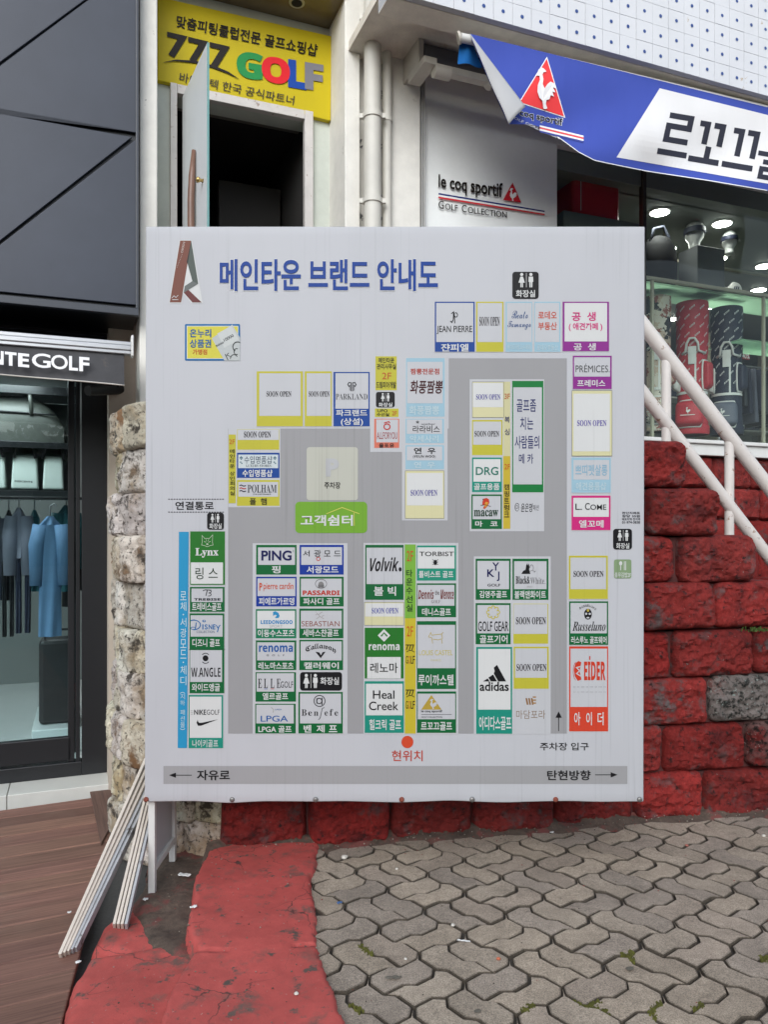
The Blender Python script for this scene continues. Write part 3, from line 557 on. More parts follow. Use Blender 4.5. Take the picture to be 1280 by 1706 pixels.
# shop front below
Yl = 5.75; vL = V0(Yl); zl = -.05; uS1 = U(178, Yl); uS0 = uS1 - 4.2; zT = 2.62
M_beige = mat('beige_render', (.46, .40, .33), .85, nz=[(4, .12)], bump=(60, .3, .004))
b = MB(); b.fbox(uS1, uS1 + .62, vL - .25, vL + .3, -.17, 3.2); b.build('wall', M_beige, cb)
b = MB(); b.fbox(uS0, uS1 + .3, vL - .02, vL + .3, zT, 3.2); b.build('fascia', M_black, cb)
M_stile = mat('pale_step_tile', (.60, .60, .56), .5, nz=(6, .06), wear=[(9, .68, (.3, .27, .22), .05)])
b = MB(); 
for i in range(7): b.fbox(uS1 + .05 - (i + 1) * .62, uS1 + .05 - i * .62 - .004, vL - .24, vL + .1, -.17, zl)
b.build('doorstep', M_stile, cb, bevel=.004)
fr = thing('glass_shopfront', 'black framed glass shop door and window beside the whitewashed stones', 'shopfront', F(uS1 - 1, vL, zl))
b = MB(); b.fbox(uS1 - .155, uS1, vL, vL + .09, zl, zT); b.fbox(uS1 - .19, uS1 - .165, vL + .01, vL + .08, zl, zT); b.build('frame', M_black, fr, bevel=.004)
b = MB(); b.fbox(uS0, uS1 - .155, vL, vL + .09, zl, zl + .09); b.build('threshold', M_black, fr, bevel=.004)
ud = U(118, Yl)
b = MB(); b.fbox(ud - .02, ud + .02, vL + .02, vL + .07, zl + .09, zT); b.fbox(uS0, ud, vL + .02, vL + .07, zl + .10, zl + .25); b.build('door_frame', M_black, fr, bevel=.004)
b = MB(); b.fbox(ud + .02, uS1 - .19, vL + .04, vL + .048, zl + .09, zT); b.build('side_glass', M_glass2, fr)
b = MB(); b.fbox(uS0, ud - .02, vL + .04, vL + .048, zl + .25, zT); b.build('door_glass', M_glass2, fr)
# its room
v2 = vL + 3.4; M_in2 = mat('boutique_wall', (.20, .215, .21), .6, nz=(2, .06)); b = MB()
pp = [F(uS0, vL + .09, zl), F(uS1, vL + .09, zl), F(uS1, v2, zl), F(uS0, v2, zl), F(uS0, vL + .09, zT + .02), F(uS1, vL + .09, zT + .02), F(uS1, v2, zT + .02), F(uS0, v2, zT + .02)]
b.add(pp, [(1, 5, 6, 2), (2, 6, 7, 3), (3, 7, 4, 0)]); b.build('shop_wall', M_in2, cb)
b = MB(); b.add(pp, [(0, 1, 2, 3)]); b.build('shop_floor', mat('white_gloss_floor', (.62, .63, .62), .12, nz=(2, .05)), cb)
b = MB(); b.add(pp, [(7, 6, 5, 4)]); b.build('shop_ceiling', mat('grey_ceiling', (.25, .26, .26), .6), cb)
# ================================================================== THE MAP BOARD
YB = 3.35; KB = YB / FP
def bp(x, y, L=0): return Vector(((x - CX) * KB, YB - .0004 - L * .00055, H + (HY - y) * KB))
bo = thing('directory_board', 'big white shopping mall map board with rows of coloured tiles on a steel frame', 'map board', (.05, YB + .1, -.06))
def bx(x0, x1, y0, y1, d0, d1):   # box given on the sheet, depth behind it
    b = MB(); b.box((x0 - CX) * KB, (x1 - CX) * KB, YB + d0, YB + d1, H + (HY - y1) * KB, H + (HY - y0) * KB); return b
VIN = pc((206, 209, 218))
b = MB(); nx_, ny_ = 60, 64
def face(u, v):
    x = 242.5 + u * 833; y = 377 + v * 959
    x += (-2.2 * v) ; e = min(u, 1 - u) * 833; q = .0
    dz = 0
    if v > .972: dz = .004 * noise.noise((u * 14, v * 6, 2)) + .002
    return Vector(((x - CX) * KB, YB - dz, H + (HY - y - (2.5 * noise.noise((u * 9, 0, 4)) if v > .99 else 0)) * KB))
b.grid(face, nx_, ny_); b.c = [VIN] * len(b.f); fc = b.build('vinyl_sheet', M_print, bo, smooth=True)
so_ = fc.modifiers.new('thickness', 'SOLIDIFY'); so_.thickness = .03; so_.offset = 1
be = fc.modifiers.new('bevel', 'BEVEL'); be.width = .006; be.segments = 3; be.limit_method = 'ANGLE'; be.angle_limit = R(50)
# steel frame behind: side boxes with sheet infill
M_post = mat('white_frame_steel', (.60, .60, .57), .5, nz=(8, .08), wear=[(14, .66, (.22, .12, .06), .04)])
def fbar(x0, x1, y0, y1, z0, z1, nm='frame_bar', m=M_post): b = MB(); b.box(x0, x1, y0, y1, z0, z1); return b.build(nm, m, bo, bevel=.003)
zt = H + (HY - 380) * KB; zl_ = -.062
for xs in ((242.5 - CX) * KB,):
    fbar(xs, xs + .03, YB + .032, YB + .062, zl_ if xs < 0 else -.0, zt, 'leg')
    fbar(xs, xs + .03, YB + .36, YB + .39, zl_ if xs < 0 else .0, 1.2 if xs < 0 else 1.2, 'leg')
    fbar(xs, xs + .03, YB + .063, YB + .359, .03, .06); fbar(xs, xs + .03, YB + .063, YB + .359, 1.16, 1.19)
    fbar(xs + .012, xs + .016, YB + .063, YB + .359, .061, 1.159, 'side_sheet', mat('grey_sheet_metal', (.42, .44, .45), .5, nz=(3, .06)))
for zz_ in (.42, 1.6, zt - .03): fbar((244 - CX) * KB + .03, (1074 - CX) * KB - .031, YB + .032, YB + .06, zz_, zz_ + .03)
fbar((243 - CX) * KB - .0, (243 - CX) * KB + .011, YB + .0625, YB + .075, -.065, .35, 'rusty_strip', mat('rusty_steel', (.22, .12, .06), .8, nz=(20, .4)))
M_riv = mat('rivet_grey', (.22, .21, .2), .4, .6); M_rust = mat('rivet_rust', (.20, .05, .03), .8, nz=(80, .4))
for i, x in enumerate((243.5, 387, 526, 669.5, 787, 926, 1066)):
    p = bp(x, 1331.5, 3); b = MB()
    b.add([p + Vector((r * math.cos(a * .5236), -d, r * math.sin(a * .5236))) for r, d in ((.0115, 0), (.0115, .004), (.008, .0075), (.003, .0085)) for a in range(12)], [(q * 12 + a, q * 12 + (a + 1) % 12, (q + 1) * 12 + (a + 1) % 12, (q + 1) * 12 + a) for q in range(3) for a in range(12)] + [tuple(range(36, 48))])
    b.build('rivet', M_rust if i in (0, 3, 5) else M_riv, bo, smooth=True)
# --- inks
WT = (206, 209, 217); GY = (166, 167, 172); GR = (20, 106, 58); DG = (42, 122, 45); TE = (34, 150, 132); BL = (28, 74, 158); RB = (28, 62, 160); YL = (201, 196, 66); PY = (224, 221, 178); LB = (165, 203, 224)
PU = (148, 52, 150); MG = (214, 48, 132); RD = (221, 74, 52); SA = (224, 124, 104); BK = (26, 26, 30); NV = (28, 32, 88); OR = (196, 92, 50); CY = (48, 158, 210); LG = (138, 190, 78); GD = (196, 176, 78); WW = (226, 229, 232); LW = (196, 220, 232); BR = (120, 50, 44)
def pr(): return PR(bp)
a = pr()
a.rect(748, 597, 945, 1222, GY, 1).rect(380, 714, 748, 1222, GY, 1)
a.rect(272, 1276, 1046, 1306, (172, 173, 178), 1); a.build('road_area', M_print, bo)
a = pr()
for q in ((617, 585, 670, 753), (670, 590, 746, 867), (380.5, 713, 467, 845), (421, 905, 579, 1223), (606, 904.5, 764, 1223), (790, 927, 918, 1223), (783, 632, 907, 885)): a.rect(*q, WT, 1.7)
a.build('block_ground', M_print, bo)
def lettering(p, fn): a = pr(); fn(a); a.build('lettering', M_print, p)
def tile(x0, y0, x1, y1, col, inner, fn, icol=WT, extra=None):
    p = pr(); p.rect(x0, y0, x1, y1, (214, 217, 222) if col != WT else WT, 2.2); p.rect(x0 + .7, y0 + .7, x1 - .7, y1 - .7, col, 2.8)
    for q in ([inner] if inner and not isinstance(inner, list) else inner or []): p.rect(*q, icol, 3.4)
    if extra: extra(p)
    o = p.build('shop_tile', M_print, bo)
    if fn: lettering(o, fn)
    return o
t_ = lambda *q, **k: (lambda a: a.text(*q, **k))
def many(*l): return lambda a: [f(a) for f in l]
def soon(x0, y0, x1, y1, c=(58, 54, 60)): return t_('SOON OPEN', x0, y0, x1, y1, c, st='s', b=.008)
PB = (92, 88, 165)
def wcman(a, x, y, h, c=WW):   # woman, bar, man; h = height
    r = h * .11; a.ell(x, y + r, r, r, c, 5); a.poly([(x - h * .09, y + h * .26), (x + h * .09, y + h * .26), (x + h * .22, y + h * .68), (x + .09 * h, y + h * .68), (x + .09 * h, y + h), (x + .015 * h, y + h), (x + .015 * h, y + .7 * h), (x - .015 * h, y + .7 * h), (x - .015 * h, y + h), (x - .09 * h, y + h), (x - .09 * h, y + h * .68), (x - h * .22, y + h * .68)], c, 5)
    a.rect(x + h * .31, y, x + h * .34, y + h, c, 5); m = x + h * .64
    a.ell(m, y + r, r, r, c, 5); a.poly([(m - h * .15, y + h * .26), (m + h * .15, y + h * .26), (m + h * .17, y + h * .62), (m + h * .11, y + h * .62), (m + h * .10, y + h), (m + .015 * h, y + h), (m + .015 * h, y + h * .65), (m - .015 * h, y + h * .65), (m - .015 * h, y + h), (m - h * .10, y + h), (m - h * .11, y + h * .62), (m - h * .17, y + h * .62)], c, 5)
def toilet(x0, y0, x1, y1, tx, wc):
    p = pr(); p.rrect(x0, y0, x1, y1, min(5, (y1 - y0) * .16), BK, 2.8); o = p.build('toilet_sign', M_print, bo); lettering(o, lambda a: (a.text('화장실', *tx, WW), wcman(a, *wc)))
# title, ribbon emblem, voucher card
def title(a):
    a.text('메인타운 브랜드 안내도', 364.8, 430.6, 731.2, 486.4, WW, L=2, b=.024); a.text('메인타운 브랜드 안내도', 366, 432, 730, 485, (14, 66, 156), L=4.5, b=.024)
a = pr(); title(a); a.build('title_lettering', M_print, bo)
def ribbon(a):
    a.poly([(299, 400), (319.5, 400), (337.5, 505), (319, 505.5), (304, 488), (303, 505.5), (281, 505.5)], WW, 1.2)
    a.poly([(300, 401), (318.5, 401), (301.7, 504), (282.6, 504)], (128, 78, 66), 2); a.poly([(318.5, 401), (330.2, 473), (320.5, 468.5), (312.6, 440)], (88, 98, 94), 2.6); a.poly([(318.5, 401), (314.5, 431), (312.6, 440), (310.8, 436.5)], (58, 52, 50), 2.7)
    a.poly([(330.2, 473), (306, 488), (307.6, 477), (320.5, 468.5)], (112, 118, 118), 3); a.poly([(306, 487.5), (313.5, 482.5), (336, 504), (320.5, 504)], (112, 58, 58), 2.5)
    a.textq('RODEO', [(307.2, 405), (301.5, 437), (298.6, 437), (303.6, 404)][1::-1] + [(303.6, 404), (298.6, 437)] if False else [(308.4, 403.5), (304.6, 422), (301.2, 421.5), (305, 403)], (205, 190, 186), 4)
    a.line([(286, 497), (290, 493), (293, 496), (297, 492)], .9, WW, 4); a.rect(287, 499, 297, 500, WW, 4)
    for k in range(9): a.rect(300.8 - k * 1.05 + 2, 424 + k * 2.6, 303 - k * 1.05 + 1, 425.2 + k * 2.6, (190, 170, 165), 4)
a = pr(); ribbon(a); a.build('ribbon_emblem', M_print, bo)
p = pr(); p.rrect(308, 540, 400, 601, 2, (24, 112, 176), 2); p.rect(311, 543, 397, 598, WW, 2.5); p.rect(312, 544, 396, 597, (222, 215, 82), 3)
p.poly([(353, 564), (387, 541), (400, 563), (400, 601), (374, 601)], (198, 205, 208), 3.6); p.poly([(362, 556), (386, 543), (398, 566), (374, 580)], (212, 218, 220), 4)
o = p.build('voucher_card', M_print, bo)
def vch(a):
    for s, y in (('온누리', 549), ('상품권', 566)): a.text(s, 316, y - .5, 352, y + 13.5, (20, 60, 120), L=4.2, b=.02); a.text(s, 317, y + .5, 351, y + 12.5, (40, 118, 190), L=5, b=.002)
    a.text('가맹점', 321, 582, 345, 591, (204, 84, 44)); a.textq('10000', [(372, 565), (388, 556.5), (390, 561), (374, 570)], (70, 76, 80)); a.textq('5000', [(359, 575.5), (372, 569), (373.5, 572), (360, 578.5)], (70, 76, 80))
    a.arc(396, 578, 8, 8, 120, 300, 1.6, (60, 66, 66)); a.arc(394, 586, 4, 5, 60, 300, 1.4, (70, 76, 76)); a.arc(390, 598, 6, 7, 180, 330, 1.5, (80, 86, 86)); a.line([(375, 590), (380, 600)], 1.5, (90, 95, 95)); a.line([(381, 588), (378, 592), (384, 594)], 1.2, (90, 95, 95))
lettering(o, vch)
# top row
def jp(a): a.line([(752, 523), (756, 520), (755.5, 533), (753, 537.5), (750.5, 535)], 1.6, BK); a.line([(757, 521), (758, 539)], 1.5, BK); a.arc(760, 525, 2.6, 3.6, -120, 150, 1.4, BK)
tile(724, 502, 792, 587, BL, (727, 505, 789, 570), many(jp, t_('JEAN PIERRE', 728, 543, 787, 557, BK, b=.006), t_('쟌피엘', 735, 573, 781, 586, WW, b=.02)))
tile(793, 502, 840, 587, YL, (796, 505, 837, 570), soon(799, 528, 833, 543))
tile(842, 502, 888, 587, LB, (845, 505, 886, 570), many(t_('Beato', 853, 518, 880, 531, (30, 78, 140), st='c', b=.0), t_('Tamango', 846, 535, 885, 550, (30, 78, 140), st='c', b=.0), t_('베이트타망고(수제화)', 846, 574, 885, 584, LW, b=.008)))
tile(890, 502, 935, 587, LB, (892, 505, 932, 570), many(t_('로데오', 897, 519, 928, 532, (208, 84, 60)), t_('부동산', 897, 537, 928, 550, (208, 84, 60)), t_('로데오부동산', 895, 574, 930, 584, LW, b=.008)))
tile(937, 502, 1016, 586, PU, (941, 505, 1012, 569), many(t_('공  생', 953, 520, 993, 535, MG, b=.022), t_('( 애견까페 )', 948, 538, 1004, 552, MG, b=.022), t_('공  생', 956, 572, 993, 584, WW, b=.02)), WW)
toilet(854, 453, 898, 498, (860, 483.5, 892, 495.5), (869.5, 455, 24))
# left upper group
tile(427, 618, 505.5, 711, YL, (432, 622, 501, 693), soon(444, 652, 485.5, 661)); tile(507, 618, 553.5, 711, YL, (511, 622, 551, 693), soon(514.5, 652, 549, 661))
def pk(a):
    for s in (-1, 1): a.line([(586.5 + s * 1.3, 652), (586.5 + s * 1.3, 638), (586.5 + s * 5, 637.5), (586.5 + s * 7, 641), (586.5 + s * 5, 644), (586.5 + s * 3, 642)], 1.6, (58, 60, 66)); a.line([(586.5 + s * 3.6, 651), (586.5 + s * 3.6, 643)], 1, (58, 60, 66))
    a.text('PARKLAND', 559.5, 656, 612.5, 666, (40, 42, 50), st='s', b=-.012); a.text('파크랜드', 560, 682.5, 612, 693.5, WW, b=.02); a.text('(상설)', 568, 696.5, 605, 710, WW)
tile(555, 619, 617, 711, BL, (559, 622, 614, 681), pk)
tile(625, 593, 662, 651, YL, None, many(t_('메인타운', 631, 596, 657, 605, BK), t_('관리사무실', 628, 606, 660, 615.5, BK), t_('2F', 637, 621, 652, 632, OR, b=.004), t_('드림피아개발', 627, 636, 660, 647, BK)))
toilet(626.5, 653, 658, 679, (631, 671, 654, 678), (638, 655, 14))
tile(624, 680, 665, 695.5, YL, None, many(t_('UFO', 629, 682, 646, 687, BK), t_('수선실', 628, 688, 648.5, 693.5, BK), t_('2F', 653.5, 685, 661.5, 692, OR, b=.004)))
def afy(a): a.text('ALLFORYOU', 628, 720, 662, 731.5, (160, 50, 52), b=.0); a.ring(645, 711, 5, 4.6, 2, (196, 60, 56)); a.line([(640, 705), (648, 702.5), (650, 705)], 1.8, (196, 60, 56)); a.text('올포유', 631.5, 738.5, 657, 746, BK, b=.02)
tile(623, 697, 666, 747, SA, (627, 699, 663.5, 737), afy)
tile(676, 596, 742, 695, LB, (678.5, 603, 738, 672), many(t_('짬뽕전문점', 684, 614, 732, 624, (184, 66, 52), b=.02), t_('화풍짬뽕', 683, 634, 737, 656, (70, 20, 26), b=.02, sl=2), t_('화풍짬뽕', 682, 676, 732, 691, LW, b=.02)))
def lala(a): a.text('라라비스', 688, 709, 733, 721, BK, b=.004); a.text('atelier', 702, 705, 726, 708, (70, 72, 76), b=0); a.line([(696, 700.5), (696, 706)], .8, BK); a.line([(693.5, 702), (698.5, 705)], .8, BK); a.line([(698.5, 702), (693.5, 705)], .8, BK); a.text('악세사리', 683, 725.5, 731, 736.5, LW, b=.02)
tile(675, 697, 741, 739, LB, (678, 699, 737, 723), lala)
tile(675, 741, 741, 782.5, LB, (678, 744, 737, 767), many(t_('연  우', 690, 746, 726, 756.5, BK, b=.022), t_('(YEUN WOO)', 688.5, 758.5, 726, 763.5, BK, st='h', b=.0), t_('연  우', 690, 769.5, 725, 779.5, LW, b=.02)))
tile(675, 784, 740.5, 864, PY, (678, 788, 738, 842), soon(684.5, 816, 729, 826, PB), WW, extra=lambda p: p.frame(675, 784, 740.5, 864, .7, (150, 150, 120), 3.6))
# centre block, right of the road
ln = lambda p, x0, y0, x1, y1: p.frame(x0, y0, x1, y1, .6, (120, 122, 112), 3.6)
tile(787, 636, 840, 696, PY, (788, 638, 838.5, 678.5), soon(793.5, 657, 834, 666, PB), WW, extra=lambda p: ln(p, 787, 636, 840, 696))
tile(786, 699, 838.5, 759, YL, (788.5, 702.5, 835.5, 741), soon(791, 718, 832, 727.5))
tile(786, 761.5, 837.5, 820.5, TE, (789, 765, 834.5, 802.5), many(t_('DRG', 793, 778, 830.5, 791.5, (28, 120, 104), b=.014), t_('골프용품', 790, 805.5, 832.5, 816.5, WW)), WW)
def maca(a):
    a.text('macaw', 790, 849.5, 830.5, 860.5, (22, 62, 40), st='s', b=.012); a.poly([(804, 836), (806, 831), (811, 829.5), (815, 832), (815.5, 838), (812, 844), (808, 848), (805, 847), (808, 841), (804, 841)], (206, 66, 46), 5); a.poly([(809, 836), (814, 837), (812, 843), (808, 846), (808, 840)], (226, 160, 60), 5.6); a.poly([(804, 832), (806, 830.5), (805.5, 835)], (40, 40, 40), 5.6); a.line([(801, 842), (809, 841), (818, 844)], 1, (70, 60, 40), 5.8); a.text('마   코', 792, 868, 829.5, 877.5, WW, b=.02)
tile(785, 823, 837.5, 882, GR, (788, 826.5, 834.5, 865), maca)
p = pr(); p.rect(839.3, 636, 850.6, 760, (216, 213, 170), 2.8); p.rect(838.8, 760, 850.6, 881, (208, 186, 62), 2.8); o = p.build('floor_strip', M_print, bo)
lettering(o, lambda a: (a.text('3F', 841, 656, 850, 665, OR, b=.004), a.text('복', 841, 694, 849.5, 704.5, (40, 48, 110), b=.012), a.text('싱', 841, 714, 849.5, 725, (40, 48, 110), b=.012), a.text('2F', 841, 773, 850, 782, (204, 84, 44), b=.004), a.vtext('캠핑트렁크', 840.3, 848.8, 806, 863, BK)))
NB = (34, 42, 108)
tile(853, 634, 906.5, 821, (24, 128, 64), (855.5, 645.5, 903.3, 807), many(t_('골프좀', 861, 665.5, 893.5, 686, NB, b=.008), t_('치는', 867, 695, 889, 716, NB, b=.008), t_('사람들의', 858, 726, 899, 747.5, NB, b=.008), t_('메 카', 865, 756, 889, 772.5, NB, b=.008)))
def yoon(a): a.arc(862, 845, 3.6, 6.5, 60, 320, .9, BK, 2); a.text('마', 860, 841, 866, 850, BK, b=.0, L=2); a.text('윤은명', 868, 838.5, 887, 853, BK, b=.012, sl=1, L=2); a.text('패션', 888.5, 841, 898, 850.5, (50, 50, 54), b=.004, L=2)
a = pr(); yoon(a); a.build('lettering', M_print, bo)
# right column
tile(954, 592, 1020.5, 649, PU, (957, 595.5, 1017, 627.5), many(t_('PRÉMICES.', 959.5, 606, 1016, 620.5, (52, 54, 58), b=-.004), t_('프레미스', 962, 633, 1009, 644.5, WW, b=.02)))
tile(953, 650.5, 1020.5, 760, PY, (956, 656, 1016.5, 752), soon(962, 700, 1011, 710, (110, 100, 178)), WW, extra=lambda p: ln(p, 953, 650.5, 1020.5, 760))
tile(952, 761.5, 1019, 821.5, LB, (956, 766.5, 1015.5, 799), many(t_('쁘띠펫살롱', 959, 774, 1012.5, 792.5, (148, 190, 216), b=.012), t_('애견용품샵', 960, 803.5, 1010.5, 817, LW, b=.014)))
tile(952, 825, 1018.5, 884, MG, (955.5, 829.5, 1015, 861), many(t_('L.', 959, 839, 970, 849.5, (40, 42, 48), b=.008), t_('C', 975, 838, 983, 849.5, (40, 42, 48), b=.008), t_('OME', 984, 840.5, 1010.5, 849.5, (40, 42, 48), b=.008), t_('엘꼬메', 965, 866.5, 1006, 879, WW, b=.02)), WW)
a = pr()
for i, s in enumerate(('전단지배포', '장당 35원', '배포지역 전지역', '01-974-3838')): a.text(s, 1037, 852.5 + i * 5.2, 1067, 856.8 + i * 5.2, (52, 54, 60), L=2, b=.02)
a.build('stencilled_notice', M_print, bo)
toilet(1022, 881, 1053.5, 915.5, (1027, 904.5, 1049, 914), (1033, 883, 18))
p = pr(); p.rrect(1023.5, 932, 1052.5, 963.5, 3.5, (140, 166, 128), 2.8); o = p.build('restaurant_sign', M_print, bo)
lettering(o, lambda a: (a.ell(1034.5, 938.5, 2.6, 3.6, WW, 5), a.rect(1033.8, 941, 1035.2, 950, WW, 5), a.rect(1040, 935, 1041.2, 950, WW, 5), a.rect(1042.4, 935, 1043.6, 950, WW, 5), a.text('충무김밥2F', 1024.5, 953.5, 1051.5, 962, WW, b=.008)))
tile(947.5, 925, 1014, 998.5, YL, (951, 929, 1010.5, 981.5), soon(956, 951, 1006, 961))
def russ(a):
    a.text('Russeluno', 954, 1035, 1009, 1051, BK, st='I', b=.0, sl=1)
    for i, ch in enumerate('RUSSELUNO'):
        x = -1 + i * .25; y = 1007 + 5 * x * x; a.textq(ch, [(980 + x * 13 - 1.3, y + x * .6), (980 + x * 13 + 1.3, y + x * 1.3), (980 + x * 13 + 1.2 - x, y + 3.6 + x), (980 + x * 13 - 1.3 - x, y + 3.6 + x * .4)], BK)
    a.ell(980, 1023, 6.5, 9, BK, 5); a.ell(980, 1016.5, 2, 2.6, GD, 5.8)
    for s in (-1, 1): a.ell(980 + s * 3, 1022.5, 2, 1.8, WT, 5.8)
    a.ell(980, 1029, 2.6, 1.3, WT, 5.8); a.text('러스루노 골프웨어', 952, 1060, 1011, 1072, WW)
tile(948, 1001, 1014.5, 1075, GR, (951, 1004.5, 1011.5, 1055), russ)
def eid(a):
    a.text('EIDER', 973.5, 1102, 1009, 1133, (214, 66, 44), b=.016, st='h'); a.rect(982, 1093, 984, 1099, (214, 66, 44), 5); a.poly([(969, 1103), (966, 1118), (969, 1132), (963, 1134), (958, 1126), (956.5, 1116), (959, 1105), (964, 1101)], (214, 66, 44), 5)
    a.arc(962, 1118, 6.6, 16, 110, 250, .8, (214, 66, 44), 5); a.line([(968, 1110), (961, 1112), (966, 1117), (961, 1122), (968, 1126)], 1.8, WT, 5.8)
    for i in range(26):
        if i % 7 not in (2, 5): a.rect(956 + i * 2.1, 1143.5, 957 + i * 2.1, 1144.8, (140, 140, 146), 5); a.rect(956 + i * 2.1, 1152, 957 + i * 2.1, 1153.2, (160, 160, 166), 5)
    a.text('아', 957, 1186, 967.5, 1208, WW, b=.014); a.text('이', 977, 1186, 986.5, 1208, WW, b=.014); a.text('더', 996, 1186, 1006, 1208, WW, b=.014)
tile(948, 1076, 1014.5, 1219, RD, (951, 1080.5, 1012, 1177.5), eid)
# lower right block
def kyj(a): a.text('Y', 820.5, 937, 832, 950.5, NV, b=.012); a.text('K', 812, 948.5, 824, 961, NV, b=.02); a.text('J', 828, 952, 832.5, 968, NV, b=.014); a.text('GOLF', 812.5, 972.5, 834, 977, (44, 46, 52)); a.text('김영주골프', 799, 984, 845, 996, WW)
tile(792, 930, 852, 1000, GR, (795.5, 934.5, 848.5, 981.5), kyj)
def bw(a):
    a.poly([(869, 956), (872, 951), (876, 949), (877, 942), (879, 938), (880, 942), (881.5, 938.5), (882.5, 945), (882, 949), (884, 956)], BK, 5); a.arc(886, 946, 3, 5, 180, 400, .9, (120, 120, 124)); a.arc(887, 953, 4, 2.6, 180, 380, .9, (140, 140, 144)); a.line([(890, 953), (893, 951)], .7, (120, 120, 124))
    a.text('Black&', 859.5, 960, 883, 972.5, (34, 34, 38), st='s', b=.008); a.text('White.', 884, 962, 909, 973, (120, 120, 126), st='s', b=-.006); a.text('SPORT', 878, 976, 888, 979, (180, 180, 186)); a.text('블랙앤화이트', 857.5, 984, 910, 997, WW)
tile(853.5, 930, 915, 1000, GR, (857, 935, 911, 981.5), bw)
def gg(a):
    for i in range(8): q = i * math.pi / 4; a.ring(822 + 8 * math.cos(q), 1020 + 8 * math.sin(q), 2.9, 2.9, 1.5, (206, 194, 82), 4.5 + i * .2, 14)
    a.ell(822, 1020, 6.6, 6.6, WT, 6.4); a.text('GOLF GEAR', 797, 1035, 847.5, 1051.5, BK, b=.008); a.text('골프기어', 799.5, 1058, 846, 1071.5, WW)
tile(792, 1004, 852, 1074, GR, (795.5, 1008, 849, 1055), gg)
tile(855, 1005, 914.5, 1073, YL, (856.2, 1006.5, 912.5, 1056), soon(860, 1028, 910, 1040)); tile(855.5, 1076.5, 915.5, 1148, YL, (858.5, 1080, 912, 1129), soon(861, 1106, 911, 1117.5))
def adi(a):
    a.poly([(805, 1135), (813, 1130), (816, 1135)], BK, 5); a.poly([(814, 1128.5), (822, 1123.5), (828.5, 1135), (818, 1135)], BK, 5); a.poly([(823, 1122), (828.5, 1107.5), (843.5, 1135), (830.5, 1135)], BK, 5); a.poly([(823, 1112), (828.5, 1107.5), (829, 1120), (827, 1128)], BK, 5.5)
    a.text('adidas', 799.5, 1135.5, 848, 1151, BK, b=.02); a.text('아디다스골프', 798.5, 1193, 852, 1216, WW)
tile(793, 1077, 854.5, 1223, TE, (797, 1081, 851, 1182), adi, WW)
a = pr()
for i in range(3): a.poly([(876 + i * 4.4, 1163), (879 + i * 4.4, 1163), (881 + i * 4.4, 1174), (878 + i * 4.4, 1174)], (150, 112, 72), 2)
for y in (1160, 1165, 1170): a.rect(888, y, 893.5, y + 2.4, (176, 136, 90), 2.6)
a.text('마담포라', 860.5, 1183, 909, 1197.5, (140, 116, 92), L=2, b=-.002); a.build('lettering', M_print, bo)
# lower centre block
tile(608, 907, 673.5, 1000, GR, (610.8, 912.5, 671, 973), many(t_('Volvik', 613, 928.5, 662, 952, BK, st='h', b=.006, sl=4), lambda a: a.ell(667, 948.5, 2.6, 3.6, BK, 5), t_('볼 빅', 623, 977, 660, 992.5, WW)))
tile(607, 1003, 673.5, 1042, PY, (608.5, 1005, 672, 1027), soon(619.5, 1012.5, 664, 1022, (96, 100, 178)), WW, extra=lambda p: ln(p, 607, 1003, 673.5, 1042))
def ren(a): a.poly([(640, 1048), (650.5, 1058.5), (640, 1069), (629.5, 1058.5)], WW, 4.6); a.line([(635, 1060), (640, 1054.5), (645.5, 1060)], 2.4, DG, 5.2); a.line([(640, 1056), (640, 1066)], 2.4, WW, 5.8); a.text('renoma', 614.5, 1073, 666, 1083, WW, st='h', b=.008); a.text('레노마', 617, 1104, 663, 1121, BK, b=.008)
tile(607, 1045, 673.5, 1131, DG, (612, 1094.5, 668, 1130), ren, WW)
tile(607, 1134, 674, 1221.5, TE, (610, 1139, 671, 1191.5), many(t_('Heal', 621.5, 1150, 657.5, 1164, BK, b=.008), t_('Creek', 615, 1168.5, 664, 1183, BK, b=.008), t_('힐크릭 골프', 615.5, 1198, 668.5, 1216, WW)), WW)
p = pr(); p.rect(674.5, 907, 693, 1030, (128, 186, 72), 2.8); p.rect(674.5, 1030, 693, 1222, (208, 192, 58), 2.8); o = p.build('floor_strip', M_print, bo)
def seven(a, y):
    for i in range(3): x = 677 + i * 4.6; a.line([(x - .8, y + .8), (x + 3, y + .8), (x + .4, y + 9)], 1.5, BK, 5)
    a.arc(684, y + 15, 7, 5, 205, 335, 1.1, BK, 5)
    for ch, x, c in (('G', 676.5, BK), ('O', 680.4, (200, 90, 50)), ('L', 684.6, BK), ('F', 688, BK)): a.text(ch, x, y + 19, x + 3.4, y + 32, c, b=.0)
lettering(o, lambda a: (a.text('2F', 678, 917.5, 688.5, 935, OR, b=.004), a.vtext('타운수선실', 677, 687.5, 948, 1020, (40, 62, 40)), a.text('2F', 678, 1043, 688.5, 1060, (204, 104, 44), b=.004), seven(a, 1073.5), seven(a, 1148.5)))
def tor(a): a.text('TORBIST', 699, 919, 756.5, 926.5, BK, b=.008); a.ell(725.5, 937, 3, 4.4, BK, 5); [a.line([(725.5 + s * 2, 934 + k * 3), (725.5 + s * 5, 932 + k * 4)], .9, BK, 5.4) for s in (-1, 1) for k in range(3)]; a.text('톨비스트 골프', 698, 951, 755.5, 962.5, WW, b=.016)
tile(694, 908, 761, 968, (40, 152, 128), (696, 912, 757.5, 947), tor, WW)
